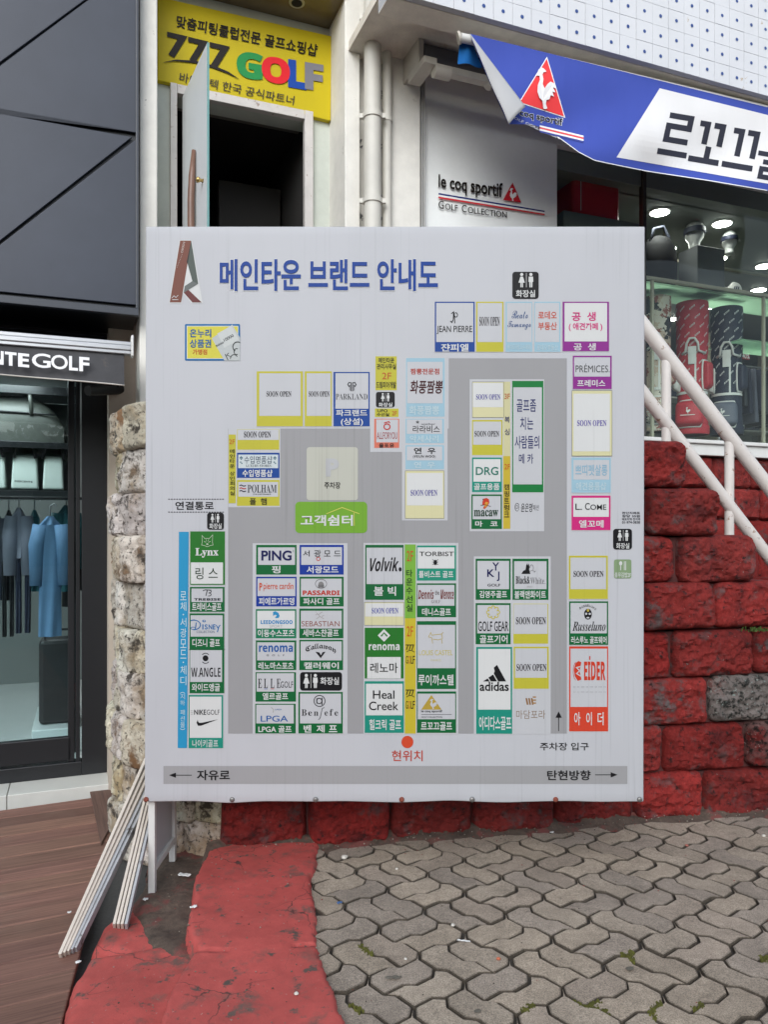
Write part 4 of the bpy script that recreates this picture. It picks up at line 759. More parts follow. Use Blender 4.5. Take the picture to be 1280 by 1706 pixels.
def den(a):
    for s, x0, x1, c in (('Dennis', 697, 723, BR), ('the', 725, 732, (60, 40, 40)), ('Menace', 734, 756.5, BR)): a.text(s, x0, 982 if s != 'the' else 983, x1, 998 if s != 'the' else 991, c, st='i' if s != 'the' else 'k', b=.004)
    a.text('GOLF', 719, 999.5, 734, 1005, (120, 110, 112), st='s', b=-.01); a.text('데니스골프', 703.5, 1013, 751.5, 1025.5, WW)
tile(694, 971, 761, 1029, GR, (696, 974.5, 757.5, 1009), den)
def lc(a):
    a.line([(714, 1061), (718, 1053.5), (719.5, 1058), (736, 1056), (739, 1053)], .9, GD); a.line([(719.5, 1062), (721, 1072)], .9, GD); a.line([(721.5, 1064.5), (730, 1066), (736, 1064), (737, 1072)], .9, GD); a.line([(714, 1061), (719.5, 1062)], .9, GD, 5.5); a.line([(736, 1056), (737.5, 1064)], .9, GD, 5.5)
    a.text('LOUIS CASTEL', 698.5, 1083, 754.5, 1091.5, (206, 194, 96), b=.0); a.text('PARIS', 718, 1098, 735, 1101.5, (212, 206, 160), b=0); a.text('루이까스텔', 697, 1123.5, 756, 1141.5, WW)
tile(694, 1034, 761, 1148.5, GR, (696, 1041, 758.5, 1113), lc)
RST = [(.30, .06), (.40, .0), (.52, .03), (.62, .10), (.50, .12), (.46, .17), (.50, .28), (.47, .40), (.55, .50), (.66, .40), (.78, .34), (.92, .38), (1.0, .50), (.88, .48), (.98, .60), (.86, .58), (.92, .70), (.80, .66), (.74, .76), (.62, .78), (.60, .88), (.66, .98), (.56, 1.0), (.50, .98), (.46, .80), (.34, .72), (.26, .58), (.28, .42), (.36, .30), (.35, .20), (.22, .20)]
def rooster(a, x0, y0, x1, y1, c, L): a.poly([(x0 + (x1 - x0) * p, y0 + (y1 - y0) * q) for p, q in RST], c, L)
def coq(a):
    a.poly([(719, 1157.5), (736, 1182), (702, 1182)], (190, 164, 70), 4.4); rooster(a, 713, 1164, 729, 1181, WT, 5); a.text('le coq sportif', 702, 1182.5, 737, 1187.5, BK, b=.022); a.line([(702, 1190), (753, 1190)], .9, (110, 110, 118)); a.text('GOLF COLLECTION', 702, 1193, 737, 1195.8, (50, 50, 56), b=.008); a.text('르꼬끄골프', 701.5, 1202.5, 753.5, 1216.5, WW, b=.018)
tile(694, 1151, 761, 1221.5, GR, (696.3, 1155.5, 758.7, 1198), coq)
# lower left block
tile(426, 907, 495, 958, GR, (430, 912, 491.5, 941), many(t_('PING', 435.5, 917, 486, 934, NV, b=.028), lambda a: a.ell(489, 918, .7, 2, (130, 150, 150), 5), t_('핑', 453, 942.5, 467.5, 955, WW, b=.018)))
tile(498.5, 907, 573.5, 958, RB, (502, 911.5, 570, 941), many(t_('서', 505, 917, 516, 927, BK, b=.006), t_('광', 523.5, 916, 535, 928, BK, b=.006), t_('모', 540, 917, 551, 927, BK, b=.006), t_('드', 556.5, 917.5, 568, 926.5, BK, b=.006), lambda a: a.ring(530.5, 931, 3, 2.8, 1.1, (204, 60, 48)), t_('서광모드', 511, 943, 564, 955, WW, b=.02)))
def pcd(a): a.text('pierre cardin', 439, 970.5, 489, 985, (210, 86, 52), b=.008); a.text('P', 432, 971, 437, 984, (210, 86, 52), b=.03); a.text('피에르가르뎅', 431.5, 995.5, 490.5, 1008, WW)
tile(426, 960, 495, 1011, RB, (429, 963.5, 492, 993), pcd)
def pas(a): a.ring(535, 972.5, 9.4, 7.6, .8, (90, 90, 92)); a.ell(535, 973.5, 4.6, 4.6, (140, 140, 142), 4.6); a.rect(530, 974, 540, 979, (120, 120, 124), 5); a.text('PASSARDI', 504.5, 983.5, 566, 991.5, (198, 58, 44), b=.02, st='h'); a.text('파사디 골프', 505.5, 996, 566, 1007.5, WW)
tile(498.5, 960, 573.5, 1011, GR, (501.5, 964, 569.5, 994), pas)
def lee(a): a.poly([(455, 1026), (455, 1019.5), (459, 1018), (464, 1021), (466, 1026), (464, 1029.5), (458, 1029.5), (461.5, 1025), (458, 1024)], (52, 150, 206), 5); a.text('LEEDONGSOO', 434.5, 1033, 487.5, 1039.5, (44, 140, 204), b=.016, st='h'); a.text('SPORT', 449, 1041, 471, 1045.5, (176, 180, 186), b=0); a.text('이동수스포츠', 429.5, 1048.5, 490.5, 1061, WW)
tile(425.5, 1014, 494.5, 1064, (30, 128, 92), (428.5, 1017.5, 491.5, 1047), lee, WW)
def seb(a):
    for i in range(16): a.rect(526 + (i * 5.1) % 14, 1019 + (i * 3.7) % 12, 527 + (i * 5.1) % 14, 1019.9 + (i * 3.7) % 12, (140, 128, 124), 5 + i * .02)
    a.line([(528, 1021), (533, 1027), (540, 1031)], .6, (150, 136, 130), 5.6); a.text('SEBASTIAN', 502.5, 1034.5, 566, 1043.5, (150, 92, 80), b=.0); a.text('세바스챤골프', 504.5, 1048, 564.5, 1060.5, WW)
tile(498, 1013, 573, 1064, GR, (501.3, 1017.5, 569.5, 1047), seb)
tile(425.5, 1066, 494.5, 1117, GR, (428.5, 1070, 490.5, 1100), many(t_('renoma', 431.5, 1075, 488, 1086, (28, 92, 170), st='h', b=.008), t_('G   O   L   F', 444, 1090, 474, 1093, (80, 84, 90)), t_('레노마스포츠', 430.5, 1103, 489, 1115, WW)))
def cal(a):
    n = 8; xs = [509, 518, 524.5, 528, 531.5, 539, 547, 553.5, 560]
    for i, ch in enumerate('Callaway'):
        x = (xs[i] + xs[i + 1]) / 2; hw = (xs[i + 1] - xs[i]) / 2 * .94; q = (x - 534.5) / 26; yb = 1080.5 + 7 * q * q - (0 if ch != 'y' else -3); tall = 9 if ch in 'Cl' else 6.5 if ch != 'y' else 9; sl = 14 * q / 26
        a.textq(ch, [(x - hw, yb - tall - sl * hw), (x + hw, yb - tall + sl * hw), (x + hw, yb + sl * hw), (x - hw, yb - sl * hw)], BK, st='f', b=.006)
    a.poly([(525.5, 1085.5), (532, 1086.5), (535, 1091.5), (537.5, 1086.5), (542.5, 1085.5), (534.5, 1096.5)], BK, 5); a.text('캘러웨이', 506.5, 1103, 564.5, 1114.5, WW, b=.02)
tile(498, 1065, 572.5, 1117, GR, (501, 1068.5, 569.5, 1100), cal)
def ell_(a):
    for ch, x in (('E', 430), ('L', 439.8), ('L', 450.8), ('E', 461)): a.text(ch, x, 1130.5, x + 6.4, 1146, BK, st='s', b=-.004)
    a.rect(440, 1147, 446, 1147.9, (50, 90, 180), 5); a.rect(451, 1147, 457, 1147.9, (196, 60, 50), 5); a.text('GOLF', 467.5, 1135, 488.5, 1145.5, (46, 46, 50), b=.0); a.text('엘르골프', 437.5, 1154, 480, 1165.5, WW)
tile(425, 1119, 494, 1169.5, GR, (427.5, 1121.5, 490, 1152), ell_)
toilet(500, 1119.5, 570, 1150.5, (534, 1128, 565, 1140.5), (510.5, 1122.5, 23.5))
def ben(a):
    a.ring(532.5, 1167.5, 9.2, 9.2, 1.3, BK); a.ring(532, 1167.5, 4.4, 4.4, 1.5, BK); a.line([(536.5, 1162), (536.5, 1174)], 1.6, BK, 5.6); a.line([(528, 1163), (528, 1172)], 1.4, BK, 5.6)
    for ch, x0, x1, y0 in (('B', 502.5, 511, 1181.5), ('e', 513.5, 520, 1185), ('n', 523, 530.5, 1185), ('e', 541, 546.5, 1185), ('f', 549.5, 555, 1181), ('e', 557.5, 563.5, 1185)): a.text(ch, x0, y0, x1, 1192, (40, 40, 46), st='s', b=-.004)
    a.line([(540.5, 1178.5), (537, 1180), (533.5, 1196), (530.5, 1199)], 1, (40, 40, 46)); a.text('벤', 506, 1207.5, 519, 1220, WW, b=.02); a.text('제', 527.5, 1207.5, 541, 1220, WW, b=.02); a.text('프', 548, 1208, 562, 1219.5, WW, b=.02)
tile(496.5, 1152, 572, 1222.5, GR, (500, 1155.5, 568.5, 1205), ben)
tile(424.5, 1171.5, 493.5, 1222.5, GR, (427, 1174, 489.5, 1205), many(t_('LPGA', 434.5, 1192, 480, 1202, (30, 92, 168), b=.006), lambda a: (a.line([(452, 1178), (456, 1182), (455, 1187)], .7, (150, 150, 130)), a.text('LPGA', 458.5, 1180.5, 469.5, 1183, (90, 130, 180))), t_('LPGA 골프', 430.5, 1209, 486, 1220, WW)))
# far left column
p = pr(); p.poly([(298, 886), (314.3, 886), (311.5, 1246), (296, 1246)], CY, 2.8); o = p.build('floor_strip', M_print, bo); lettering(o, lambda a: (a.vtext('로체·서광모드·체디', 300.5, 310.5, 984, 1143, (206, 230, 240), b=.004), a.vtext('(지하 패션몰)', 300.5, 308, 1150, 1218, (206, 230, 240), b=.0)))
def lyn(a):
    a.text('Lynx', 325.5, 913, 364, 929, WW, st='s', b=.012); G = (196, 214, 190)
    a.line([(337, 903), (336.5, 892), (341, 897), (349, 897), (354.5, 891), (354, 903), (355, 908), (350, 909), (345.5, 911), (341, 909), (336, 908)], .8, G, 5, True); a.line([(340, 902), (343.5, 903.5)], .9, G, 5.4); a.line([(351, 902), (347, 903.5)], .9, G, 5.4); a.ell(345.5, 906.5, 2, 1.3, G, 5.4); a.line([(343, 898), (344.5, 902)], .6, G, 5.6); a.line([(348, 898), (346.5, 902)], .6, G, 5.6)
    a.text('링 스', 325.5, 945.5, 363, 965, (38, 62, 40), b=.002)
tile(316, 884.5, 375.5, 975, DG, (318, 937, 371.5, 972.5), lyn, WW)
def tre(a): a.line([(338, 984), (342, 982.5), (352, 983)], 1.4, (70, 72, 78)); a.line([(345.5, 983), (343, 992.5)], 1.5, (70, 72, 78), 5.3); a.arc(348, 985.3, 4, 2.3, -90, 90, 1.2, (70, 72, 78), 5.6); a.arc(347.5, 990.3, 4.4, 2.5, -90, 100, 1.2, (70, 72, 78), 5.6); a.text('TREBISE', 323.5, 996.5, 367.5, 1000.5, (52, 54, 62), b=.024, st='h'); a.text('트레비스골프', 320, 1004, 369, 1017.5, WW)
tile(315.5, 977, 375, 1020, GR, (319, 980.5, 371, 1003), tre)
DB = (38, 112, 178)
def dis(a):
    a.arc(323, 1041, 11, 8, -120, 95, 1.6, DB); a.line([(327, 1037), (325.5, 1048)], 1.6, DB, 5.4); a.arc(322, 1046.5, 4, 2, 60, 330, 1, DB, 5.5); a.line([(318, 1034), (324, 1032)], 1, DB, 5.6)
    for ch, x0, x1 in (('I', 337, 339), ('S', 341, 346), ('N', 347.5, 353.5), ('E', 354.5, 359)): a.text(ch, x0, 1040, x1, 1048.5, DB, b=.022)
    a.line([(360, 1041), (363, 1046), (367, 1041)], 1.4, DB); a.line([(364.5, 1045), (362, 1053)], 1.4, DB, 5.4); a.ell(340, 1034.5, 3, 2, DB, 5); a.ell(340.3, 1034.3, 1.5, 1, WT, 5.5)
    a.text('COLLECTION', 327.5, 1050.5, 357.5, 1054.5, (80, 100, 130), b=0); a.text('디즈니 골프', 320.5, 1064, 366.5, 1077.5, WW)
tile(315, 1021, 374.5, 1082, GR, (317.5, 1025, 371, 1060.5), dis)
tile(315, 1081, 374.5, 1155.5, GR, (316.8, 1083, 370, 1136), many(t_('W.ANGLE', 318.5, 1112, 367.5, 1127.5, BK, st='h', b=-.006), lambda a: (a.ell(342.5, 1096.5, 4.8, 5, BK, 5), a.arc(342.5, 1097.5, 7.6, 9.5, 225, 315, 1.2, BK), a.arc(342.5, 1095.5, 7.6, 9.5, 45, 135, 1.2, BK)), t_('와이드앵글', 319.5, 1138.5, 366.5, 1151.5, WW)))
def nik(a):
    a.text('NIKE', 323.5, 1182, 343.5, 1190.5, (28, 28, 32), b=.016); a.text('GOLF', 344.5, 1182, 366, 1190.5, (60, 60, 66), b=0)
    for x in (318, 320.5): [a.rect(x, y, x + .9, y + 1.6, (150, 150, 154), 5) for y in (1183, 1186, 1189)]
    a.poly([(329.5, 1198.5), (327.5, 1204), (330, 1208.8), (335, 1208.8), (363.5, 1198), (338, 1203.5), (332, 1204), (330, 1201.5)], BK, 5); a.text('나이키골프', 320.5, 1232, 363.5, 1244.5, WW, b=.01)
tile(313.5, 1157, 372.5, 1247, TE, (316, 1160.5, 369, 1229), nik, WW)
# signs around the map
def pas2(a):
    a.text('연결통로', 292, 835.5, 356, 849.5, BK, L=2)
    for y in (831, 852.5):
        for i in range(21): a.rect(280 + i * 4.5, y, 283 + i * 4.5, y + 1.3, BK, 2)
a = pr(); pas2(a); a.build('passage_lettering', M_print, bo)
toilet(345, 854, 373, 882.5, (349, 872, 369.5, 881), (354, 856, 14.5))
p = pr(); p.rect(381, 724, 392.8, 838.5, YL, 2.8); o = p.build('floor_strip', M_print, bo); lettering(o, lambda a: (a.text('2F', 381.8, 732, 391.2, 740, (204, 104, 44), b=.004), a.vtext('메인타운 상인회의실', 383, 391, 748, 826, BK)))
tile(394.5, 714.5, 466, 750, YL, (396, 715.8, 464.5, 733), soon(406.5, 719, 451.5, 729))
def lux(a):
    a.text('수입명품샵', 407, 760, 453.5, 772.5, (40, 60, 90), b=.0); a.text('LUXURY STORES', 410, 774, 452, 778, (50, 56, 70), st='s', b=-.006); a.text('수입명품샵', 404, 782.5, 454, 794.5, WW, b=.02)
    for x in (402, 458): [a.ell(x + dx, 763 + dy, 1.1, 1.1, (60, 110, 130), 5 + i * .1) for i, (dx, dy) in enumerate(((-1.5, 0), (1.5, 0), (0, 2), (0, -1.6), (-1, 7), (1, 9)))]
tile(394, 753.5, 466.5, 797, BL, (397, 757.5, 463.5, 780), lux, (214, 226, 232))
def pol(a):
    for k, c in ((0, (60, 56, 76)), (1, (190, 60, 56)), (2, (40, 40, 60))): a.line([(399, 809 + k * 4.6), (402, 808 + k * 4.6), (406, 810 + k * 4.6), (410, 809 + k * 4.6)], 1.7, c, 5)
    a.text('POLHAM', 412.5, 807.5, 461, 821, (50, 50, 58), st='s', b=-.004); a.text('THE JUSTIFIABLE', 421, 822.5, 451.5, 825, (60, 60, 66)); a.text('폴  햄', 416, 830, 444.5, 841, BK, b=.014)
tile(394, 799, 466.5, 843.5, YL, (397, 803, 463.5, 827.5), pol)
p = pr(); p.rrect(511, 745, 596.5, 833.5, 5, (201, 203, 194), 2.8); o = p.build('parking_sign', M_print, bo); lettering(o, lambda a: (a.text('P', 543, 764, 565, 794, (196, 199, 205), b=.05), a.text('주차장', 540.5, 803, 567.5, 814, BK)))
p = pr(); p.rrect(492, 836, 612, 888, 7, (122, 178, 56), 2.8); o = p.build('rest_area_sign', M_print, bo); lettering(o, lambda a: (a.text('고객쉼터', 501, 858, 588, 876, WW, b=.024), a.line([(544, 856), (570, 845.5), (599, 856)], 1.2, (222, 220, 110), 4.5), a.line([(590, 854), (590.5, 876)], 1.2, (222, 220, 110), 5)))
def here(a): a.ell(679, 1236, 10, 10.3, (220, 82, 52), 2); a.text('현위치', 653, 1250, 704.5, 1268, (196, 66, 46), L=2, b=.010)
a = pr(); here(a); a.build('location_mark', M_print, bo)
a = pr(); a.text('자유로', 328, 1282.5, 383, 1299.5, BK, b=.018); a.rect(291, 1290.6, 319.5, 1291.8, BK, 3); a.poly([(281.5, 1291.2), (293, 1287), (293, 1295.4)], BK, 3.6); a.build('direction_lettering', M_print, bo)
def arr1(a):
    a.text('탄현방향', 912, 1283, 984.5, 1299.5, BK, b=.018); a.rect(992, 1290, 1020, 1291.2, BK, 3); a.poly([(1029.5, 1290.6), (1018, 1286.2), (1018, 1295)], BK, 3.6)
def arr(a):
    a.rect(930.6, 1192, 931.8, 1218, BK, 3); a.poly([(931.2, 1185), (926, 1195.5), (936.4, 1195.5)], BK, 3.6); a.text('주차장 입구', 900, 1237, 981.5, 1250, BK, L=2, b=.012)
for fn in (arr1, arr): a = pr(); fn(a); a.build('direction_lettering' if fn is arr1 else 'entrance_lettering', M_print, bo)
# ================================================================== SIGNS ON THE BUILDING
def plane_map(Y0, lift=.0012): return lambda x, y, L=0: pix(x, y, Y0 - L * lift)
BKs = (34, 30, 28)
ys = thing('shop_sign', 'yellow shop sign with black and rainbow lettering above the open doorway', 'sign', pix(405, 160, 5.43))
a = PR(plane_map(5.415), .72); YS = (226, 206, 40)
q = [pix(x, y, 5.42) for x, y in ((262.5, -6), (553, 60), (551, 201), (262.5, 133))]; b = MB(); b.prism(q, F(0, .045, 0) - F(0, 0, 0)); b.c = [pc(YS)] * 6; b.build('panel', M_sign, ys, bevel=.004)
def yt(a):
    a.textq('맞춤피팅클럽전문 골프쇼핑샵', [(295, 25), (530, 74), (528, 95), (293, 45)], BKs, 1, .018)
    for i, x in enumerate((279, 314, 350)):
        y = 52.5 + i * 8.6; a.textq('7', [(x - 1, y), (x + 33, y + 8), (x + 33, y + 49), (x - 1, y + 41)], BKs, 1 + i * .3, .035)
    a.line([(272, 104), (292, 100.5), (325, 103), (355, 111), (380, 121), (397, 131)], [.6, 2.6, 4, 4.4, 3.4, .6], BKs, 2.2)
    for ch, x0, x1, y0, y1, c in (('G', 394, 438, 83, 135, (38, 128, 70)), ('O', 436, 483, 91, 143, (200, 36, 44)), ('L', 480, 511, 98, 150, (28, 66, 150)), ('F', 508, 539, 103, 153, (112, 112, 122))):
        s = .17; a.textq(ch, [(x0, y0), (x1, y0 + (x1 - x0) * s), (x1, y1), (x0, y1 - (x1 - x0) * s)], c, 2.4 if ch in 'OF' else 1.6, .035, 'h')
    a.textq('바이오텍 한국 공식파트너', [(300, 120), (491, 160), (489, 175), (298, 136)], (60, 56, 50), 1, .006)
yt(a); a.build('lettering', M_sign, ys)
ws = thing('wall_lettering', 'black shop lettering with red triangle emblem and tricolour lines on the pale panel', 'sign lettering', pix(818, 330, 5.09))
a = PR(plane_map(5.095, .0009), .7); RDc = (190, 40, 50); ST = ((34, 46, 110), (226, 228, 230), (196, 52, 60))
def wl(a):
    a.textq('le coq sportif', [(731, 290), (838, 305), (838, 336), (731, 318)], BKs, 1, .024, 'k')
    for i, c in enumerate(ST): a.poly([(731, 321.5 + i * 3), (908, 351 + i * 2.6), (908, 353.4 + i * 2.6), (731, 324.3 + i * 3)], c, .6 + i * .3)
    a.textq('G', [(731, 334), (740, 335), (740, 348.5), (731, 347)], BKs, 1, .008); a.textq('OLF', [(742, 338.5), (763, 341.5), (763, 352), (742, 348.6)], BKs, 1, .008); a.textq('C', [(770, 340.5), (778, 341.8), (778, 354.5), (770, 353)], BKs, 1, .008); a.textq('OLLECTION', [(780, 344), (845, 353), (845, 363), (780, 354.6)], BKs, 1, .008)
wl(a); a.build('lettering', M_clean, ws)
a = PR(plane_map(5.095, .0009), .7); a.poly([(854.5, 304), (869, 337.5), (839, 333)], RDc, 1); rooster(a, 846, 313, 862, 335, (232, 232, 232), 2); a.build('emblem', M_clean, ws)
# ================================================================== DOOR FRAME, OPEN DOOR LEAF
df = thing('door_frame', 'weathered white steel frame round the dark open doorway', 'door frame', F((uj0 + uj1) / 2, vS - .03, FL))
def fb(parent, nm, m, u0, u1, v0, v1, z0, z1, bev=.003): b = MB(); b.fbox(u0, u1, v0, v1, z0, z1); return b.build(nm, m, parent, bevel=bev)
M_fr = mat('weathered_white_frame', (.56, .53, .50), .5, nz=(12, .08), wear=[(18, .62, (.33, .26, .22), .04), (40, .70, (.14, .10, .08), .02)])
zh = Z(400, 176, 5.42); uq = U(295, 5.42); up = U(508, 5.42)
fb(df, 'jamb', M_fr, uj0, uq, vS - .03, vS + .02, 1.2, zh + .06); fb(df, 'jamb', M_fr, up, uj1, vS - .03, vS + .02, 1.2, zh + .06); fb(df, 'head', M_fr, uq + .001, up - .001, vS - .028, vS + .02, zh, zh + .06)
hx = pix(304, 880, 5.40); nx = Vector((-.993, 4.33, 0)); dl_ = (Vector((nx.x, nx.y, 0)) - Vector((hx.x, hx.y, 0))); du_ = dl_.normalized(); dp = Vector((du_.y, -du_.x, 0)); L_ = dl_.length; zt2 = 4.285
lf = thing('door_leaf', 'frosted glass door leaf standing open towards the street', 'door', (hx.x, hx.y, FL))
def lb(nm, m, s0, s1, t0, t1, z0, z1, bev=.002):
    o = Vector((hx.x, hx.y, 0)); b = MB(); c = [o + du_ * s + dp * t for s, t in ((s0, t0), (s1, t0), (s1, t1), (s0, t1))]; b.hexa([p + Vector((0, 0, z0)) for p in c] + [p + Vector((0, 0, z1)) for p in c]); return b.build(nm, m, lf, bevel=bev)
lb('glass', mat('frosted_film', (.58, .61, .62), .35, nz=(5, .04)), .02, L_, -.006, .006, 1.3, zt2)
lb('glass_edge', mat('green_glass_edge', (.16, .34, .32), .1), L_ + .0005, L_ + .004, -.006, .006, 1.3, zt2, 0)
for sgn in (1, -1):
    o = Vector((hx.x, hx.y, 0)); b = MB(); s = L_ * .60; zz = [pd(323, y, 4.6).z for y in (258, 300, 340, 377, 430)]
    pts = [o + du_ * s + dp * (sgn * t) + Vector((0, 0, z)) for z, t in zip([zz[0]] + zz[1:] + [zz[4] - .2], (.02, .030, .036, .036, .03, .02))]; b.tube(pts, [.012, .020, .021, .021, .02, .012], 12); b.build('pull_handle', mat('worn_brown_handle', (.17, .09, .06), .4, nz=(10, .3)), lf, smooth=True)
b = MB(); p0 = o + du_ * (L_ * .86) + Vector((0, 0, pd(333, 307, 4.45).z)); b.tube([p0 + dp * .006, p0 + dp * .02, p0 + dp * .026, p0 + dp * .04, p0 + dp * .046], [.012, .008, .014, .017, .008], 14); b.build('knob', mat('brass', (.55, .38, .14), .3, .9), lf, smooth=True)
# ================================================================== PIPES
dpz = thing('drain_pipe', 'cream painted drain pipe with clamp collars running down the peeling wall', 'pipe', pix(621, 880, 4.98) * 1 + Vector((0, 0, -.5)))
c = pix(621, 880, 4.98); rp = 14.2 / FP * c.y; M_pipe = mat('pipe_cream', (.58, .56, .50), .55, nz=(6, .08), wear=[(12, .70, (.25, .18, .12), .03)])
b = MB(); b.tube([(c.x, c.y, 1.0), (c.x, c.y, 6)], rp, 24); b.build('pipe', M_pipe, dpz, smooth=40)
for y in (20, 186, 329):
    z = pd(621, y, c.y - rp).z; b = MB(); b.tube([(c.x, c.y, z - .018), (c.x, c.y, z - .016), (c.x, c.y, z + .016), (c.x, c.y, z + .018)], [rp, rp + .009, rp + .009, rp], 24)
    b.box(c.x - rp - .03, c.x + rp + .03, c.y - .012, c.y + .012, z - .014, z + .014); b.build('collar', M_pipe, dpz, smooth=40)
dq = thing('thin_pipe', 'thin cream pipe beside the thick drain pipe', 'pipe', pix(645, 880, 5.02) + Vector((0, 0, -.5))); c = pix(645, 880, 5.02); b = MB(); b.tube([(c.x, c.y, 1), (c.x, c.y, 6)], .031, 18); b.build('pipe', M_pipe, dq, smooth=40)
z = pd(645, 200, c.y).z; b = MB(); b.tube([(c.x, c.y, z - .014), (c.x, c.y, z + .014)], .037, 18); b.build('collar', M_pipe, dq, smooth=40)
# ================================================================== AWNING CASSETTE AND BANNER
aw = thing('awning_cassette', 'rolled grey awning on a beige wall bracket under the overhang', 'awning', pix(760, 120, 4.85))
M_awb = mat('beige_bracket', (.50, .47, .41), .5, nz=(10, .1)); Ya = 4.86; u0 = U(697, Ya); u1 = u0 + 4.6; zr = Z(720, 95, Ya)
def fp(u, v, z): return F(u, v, z)
va = V0(Ya)
b = MB(); b.tube([fp(u0 + .02, va, zr), fp(u1, va, zr)], .062, 20); b.build('roll', mat('grey_awning_cloth', (.12, .12, .125), .8, nz=(20, .1)), aw, smooth=40)
b = MB(); b.fbox(u0 - .03, u0 + .01, va - .07, .0, zr - .11, zr + .08); b.fbox(u0 - .03, u0 + .06, va - .16, va + .1, zr - .15, zr - .105); b.build('bracket', M_awb, aw, bevel=.006)
b = MB(); b.fbox(u0 + .06, u1, va - .13, va - .07, zr - .16, zr - .115); b.build('torsion_bar', M_awb, aw, bevel=.004)
b = MB(); b.tube([fp(u0 + .05, va - .13, zr - .17), fp(u0 + .16, va - .13, zr - .17)], .042, 16); b.build('arm_joint', M_awb, aw, smooth=40)
b = MB(); b.tube([fp(U(800, Ya), va - .10, zr - .17), fp(U(800, Ya) + .06, va - .10, zr - .10)], .03, 14); b.build('arm_joint', M_awb, aw, smooth=40)
YBN = 4.36
bn = thing('banner', 'royal blue banner with white lettering panel hung along a bar under the overhang', 'banner', pix(1040, 200, YBN))
zb0 = pix(768, 57, YBN); zb1 = pix(1280, 178, YBN); dB = (zb1 - zb0); 
b = MB(); e1 = zb0 + dB * 1.6; b.tube([zb0 + Vector((0, .03, .0)), e1 + Vector((0, .03, 0))], .026, 16); b.build('bar', M_white, bn, smooth=40)
b = MB(); b.tube([zb0 + Vector((-.014, .03, -.004)), zb0 + Vector((.0, .03, 0))], .036, 16); b.build('bar_cap', M_awb, bn, smooth=40)
def bwv(x, y):
    t = max(0, y - (55 + (x - 783) * .25)); k = min(1, t / 140)
    return -.03 * k * math.sin((x * .8 + y * 1.7) / 46) - .017 * k * math.sin((x - y * .6) / 19 + 1) - .05 * k * math.exp(-((x - 880) / 70) ** 2)
def bm(x, y, L=0): return pix(x, y, YBN + bwv(x, y) - L * .0016)
def top(x): return 56 + (x - 783) * .247
_bot = [(848, 207), (885, 207), (905, 213), (935, 232), (965, 254), (992, 268), (1030, 276), (1080, 286), (1180, 301), (1280, 318), (1500, 356)]
def bot(x):
    for (x0, y0), (x1, y1) in zip(_bot, _bot[1:]):
        if x <= x1: f = (x - x0) / (x1 - x0); return y0 + (y1 - y0) * f
    return _bot[-1][1]
BLU = (60, 76, 158); xl = lambda v: 783 + 65 * v
a = PR(bm, .72); nu, nv = 150, 26
def bgpt(i, j):
    u = i / nu; v = j / nv; x0 = 783; x = 783 + (1500 - 783) * u; 
    xs = 783 + 65 * v + (1500 - 783 - 65 * v) * u
    yb = bot(max(848, xs)); yt_ = top(xs) if xs > 783 else 56
    # left edge runs from the bar down to the folded tip
    ys_ = yt_ * (1 - v) + yb * v
    if u < .3: ys_ = ys_ * (u / .3) + (1 - u / .3) * (top(783 + 65 * v + (1500 - 783) * u * .0 + (xs - 783 - 65 * v)) * (1 - v) + yb * v)
    return (xs, ys_)
a.raw([bgpt(i, j) for j in range(nv + 1) for i in range(nu + 1)], [(j * (nu + 1) + i, j * (nu + 1) + i + 1, (j + 1) * (nu + 1) + i + 1, (j + 1) * (nu + 1) + i) for j in range(nv) for i in range(nu)], BLU, 0)
cl = a.b.build('cloth', M_flag, bn, smooth=True)
def strip_poly(a, pts_top, pts_bot, col, L, n=24, m=10):   # ink that follows the waves
    def lerp(l, t):
        k = t * (len(l) - 1); i = min(int(k), len(l) - 2); f = k - i; return (l[i][0] + (l[i + 1][0] - l[i][0]) * f, l[i][1] + (l[i + 1][1] - l[i][1]) * f)
    P = []
    for j in range(m + 1):
        for i in range(n + 1): p, q = lerp(pts_top, i / n), lerp(pts_bot, i / n); t = j / m; P.append((p[0] + (q[0] - p[0]) * t, p[1] + (q[1] - p[1]) * t))
    a.raw(P, [(j * (n + 1) + i, j * (n + 1) + i + 1, (j + 1) * (n + 1) + i + 1, (j + 1) * (n + 1) + i) for j in range(m) for i in range(n)], col, L)
a = PR(bm, .72); strip_poly(a, [(1100, 147), (1500, 246)], [(1028, 262), (1480, 341)], (206, 207, 212), 1, 60, 14)
strip_poly(a, [(905, 211.5), (935, 230.5), (965, 252.5), (992, 266.5), (1030, 274.5), (1080, 284.5), (1180, 299.5), (1280, 316.5), (1490, 352.5)], [(905, 213), (935, 232), (965, 254), (992, 268), (1030, 276), (1080, 286), (1180, 301), (1280, 318), (1490, 354)], (214, 216, 222), 1, 60, 1)
a.build('white_panel', M_flag, cl)
a = PR(bm, .72); DK = (46, 48, 60)
def gly(x0, y0, w, h, strokes, sk=.17, sl=-.22, th=9.5):
    for i, s in enumerate(strokes):
        pts = [(x0 + p * w + (q - .0) * h * sl, y0 + q * h + p * w * sk) for p, q in s]; k = []
        for (p0, p1) in zip(pts, pts[1:]):
            n = max(1, int(math.hypot(p1[0] - p0[0], p1[1] - p0[1]) / 8)); k += [(p0[0] + (p1[0] - p0[0]) * t / n, p0[1] + (p1[1] - p0[1]) * t / n) for t in range(n)]
        a.line(k + [pts[-1]], th, DK, 2 + i * .25)
gly(1119, 192, 34, 66, [[(-.06, 0), (1, 0), (1, .26), (.0, .26), (.0, .60), (1.06, .60)], [(-.28, .92), (1.15, .92)]])
gly(1168, 205, 36, 66, [[(.0, 0), (.36, 0), (.36, .50)], [(.66, 0), (1.06, 0), (1.06, .50)], [(.60, .54), (.60, .88)], [(-.2, .90), (1.2, .90)]])
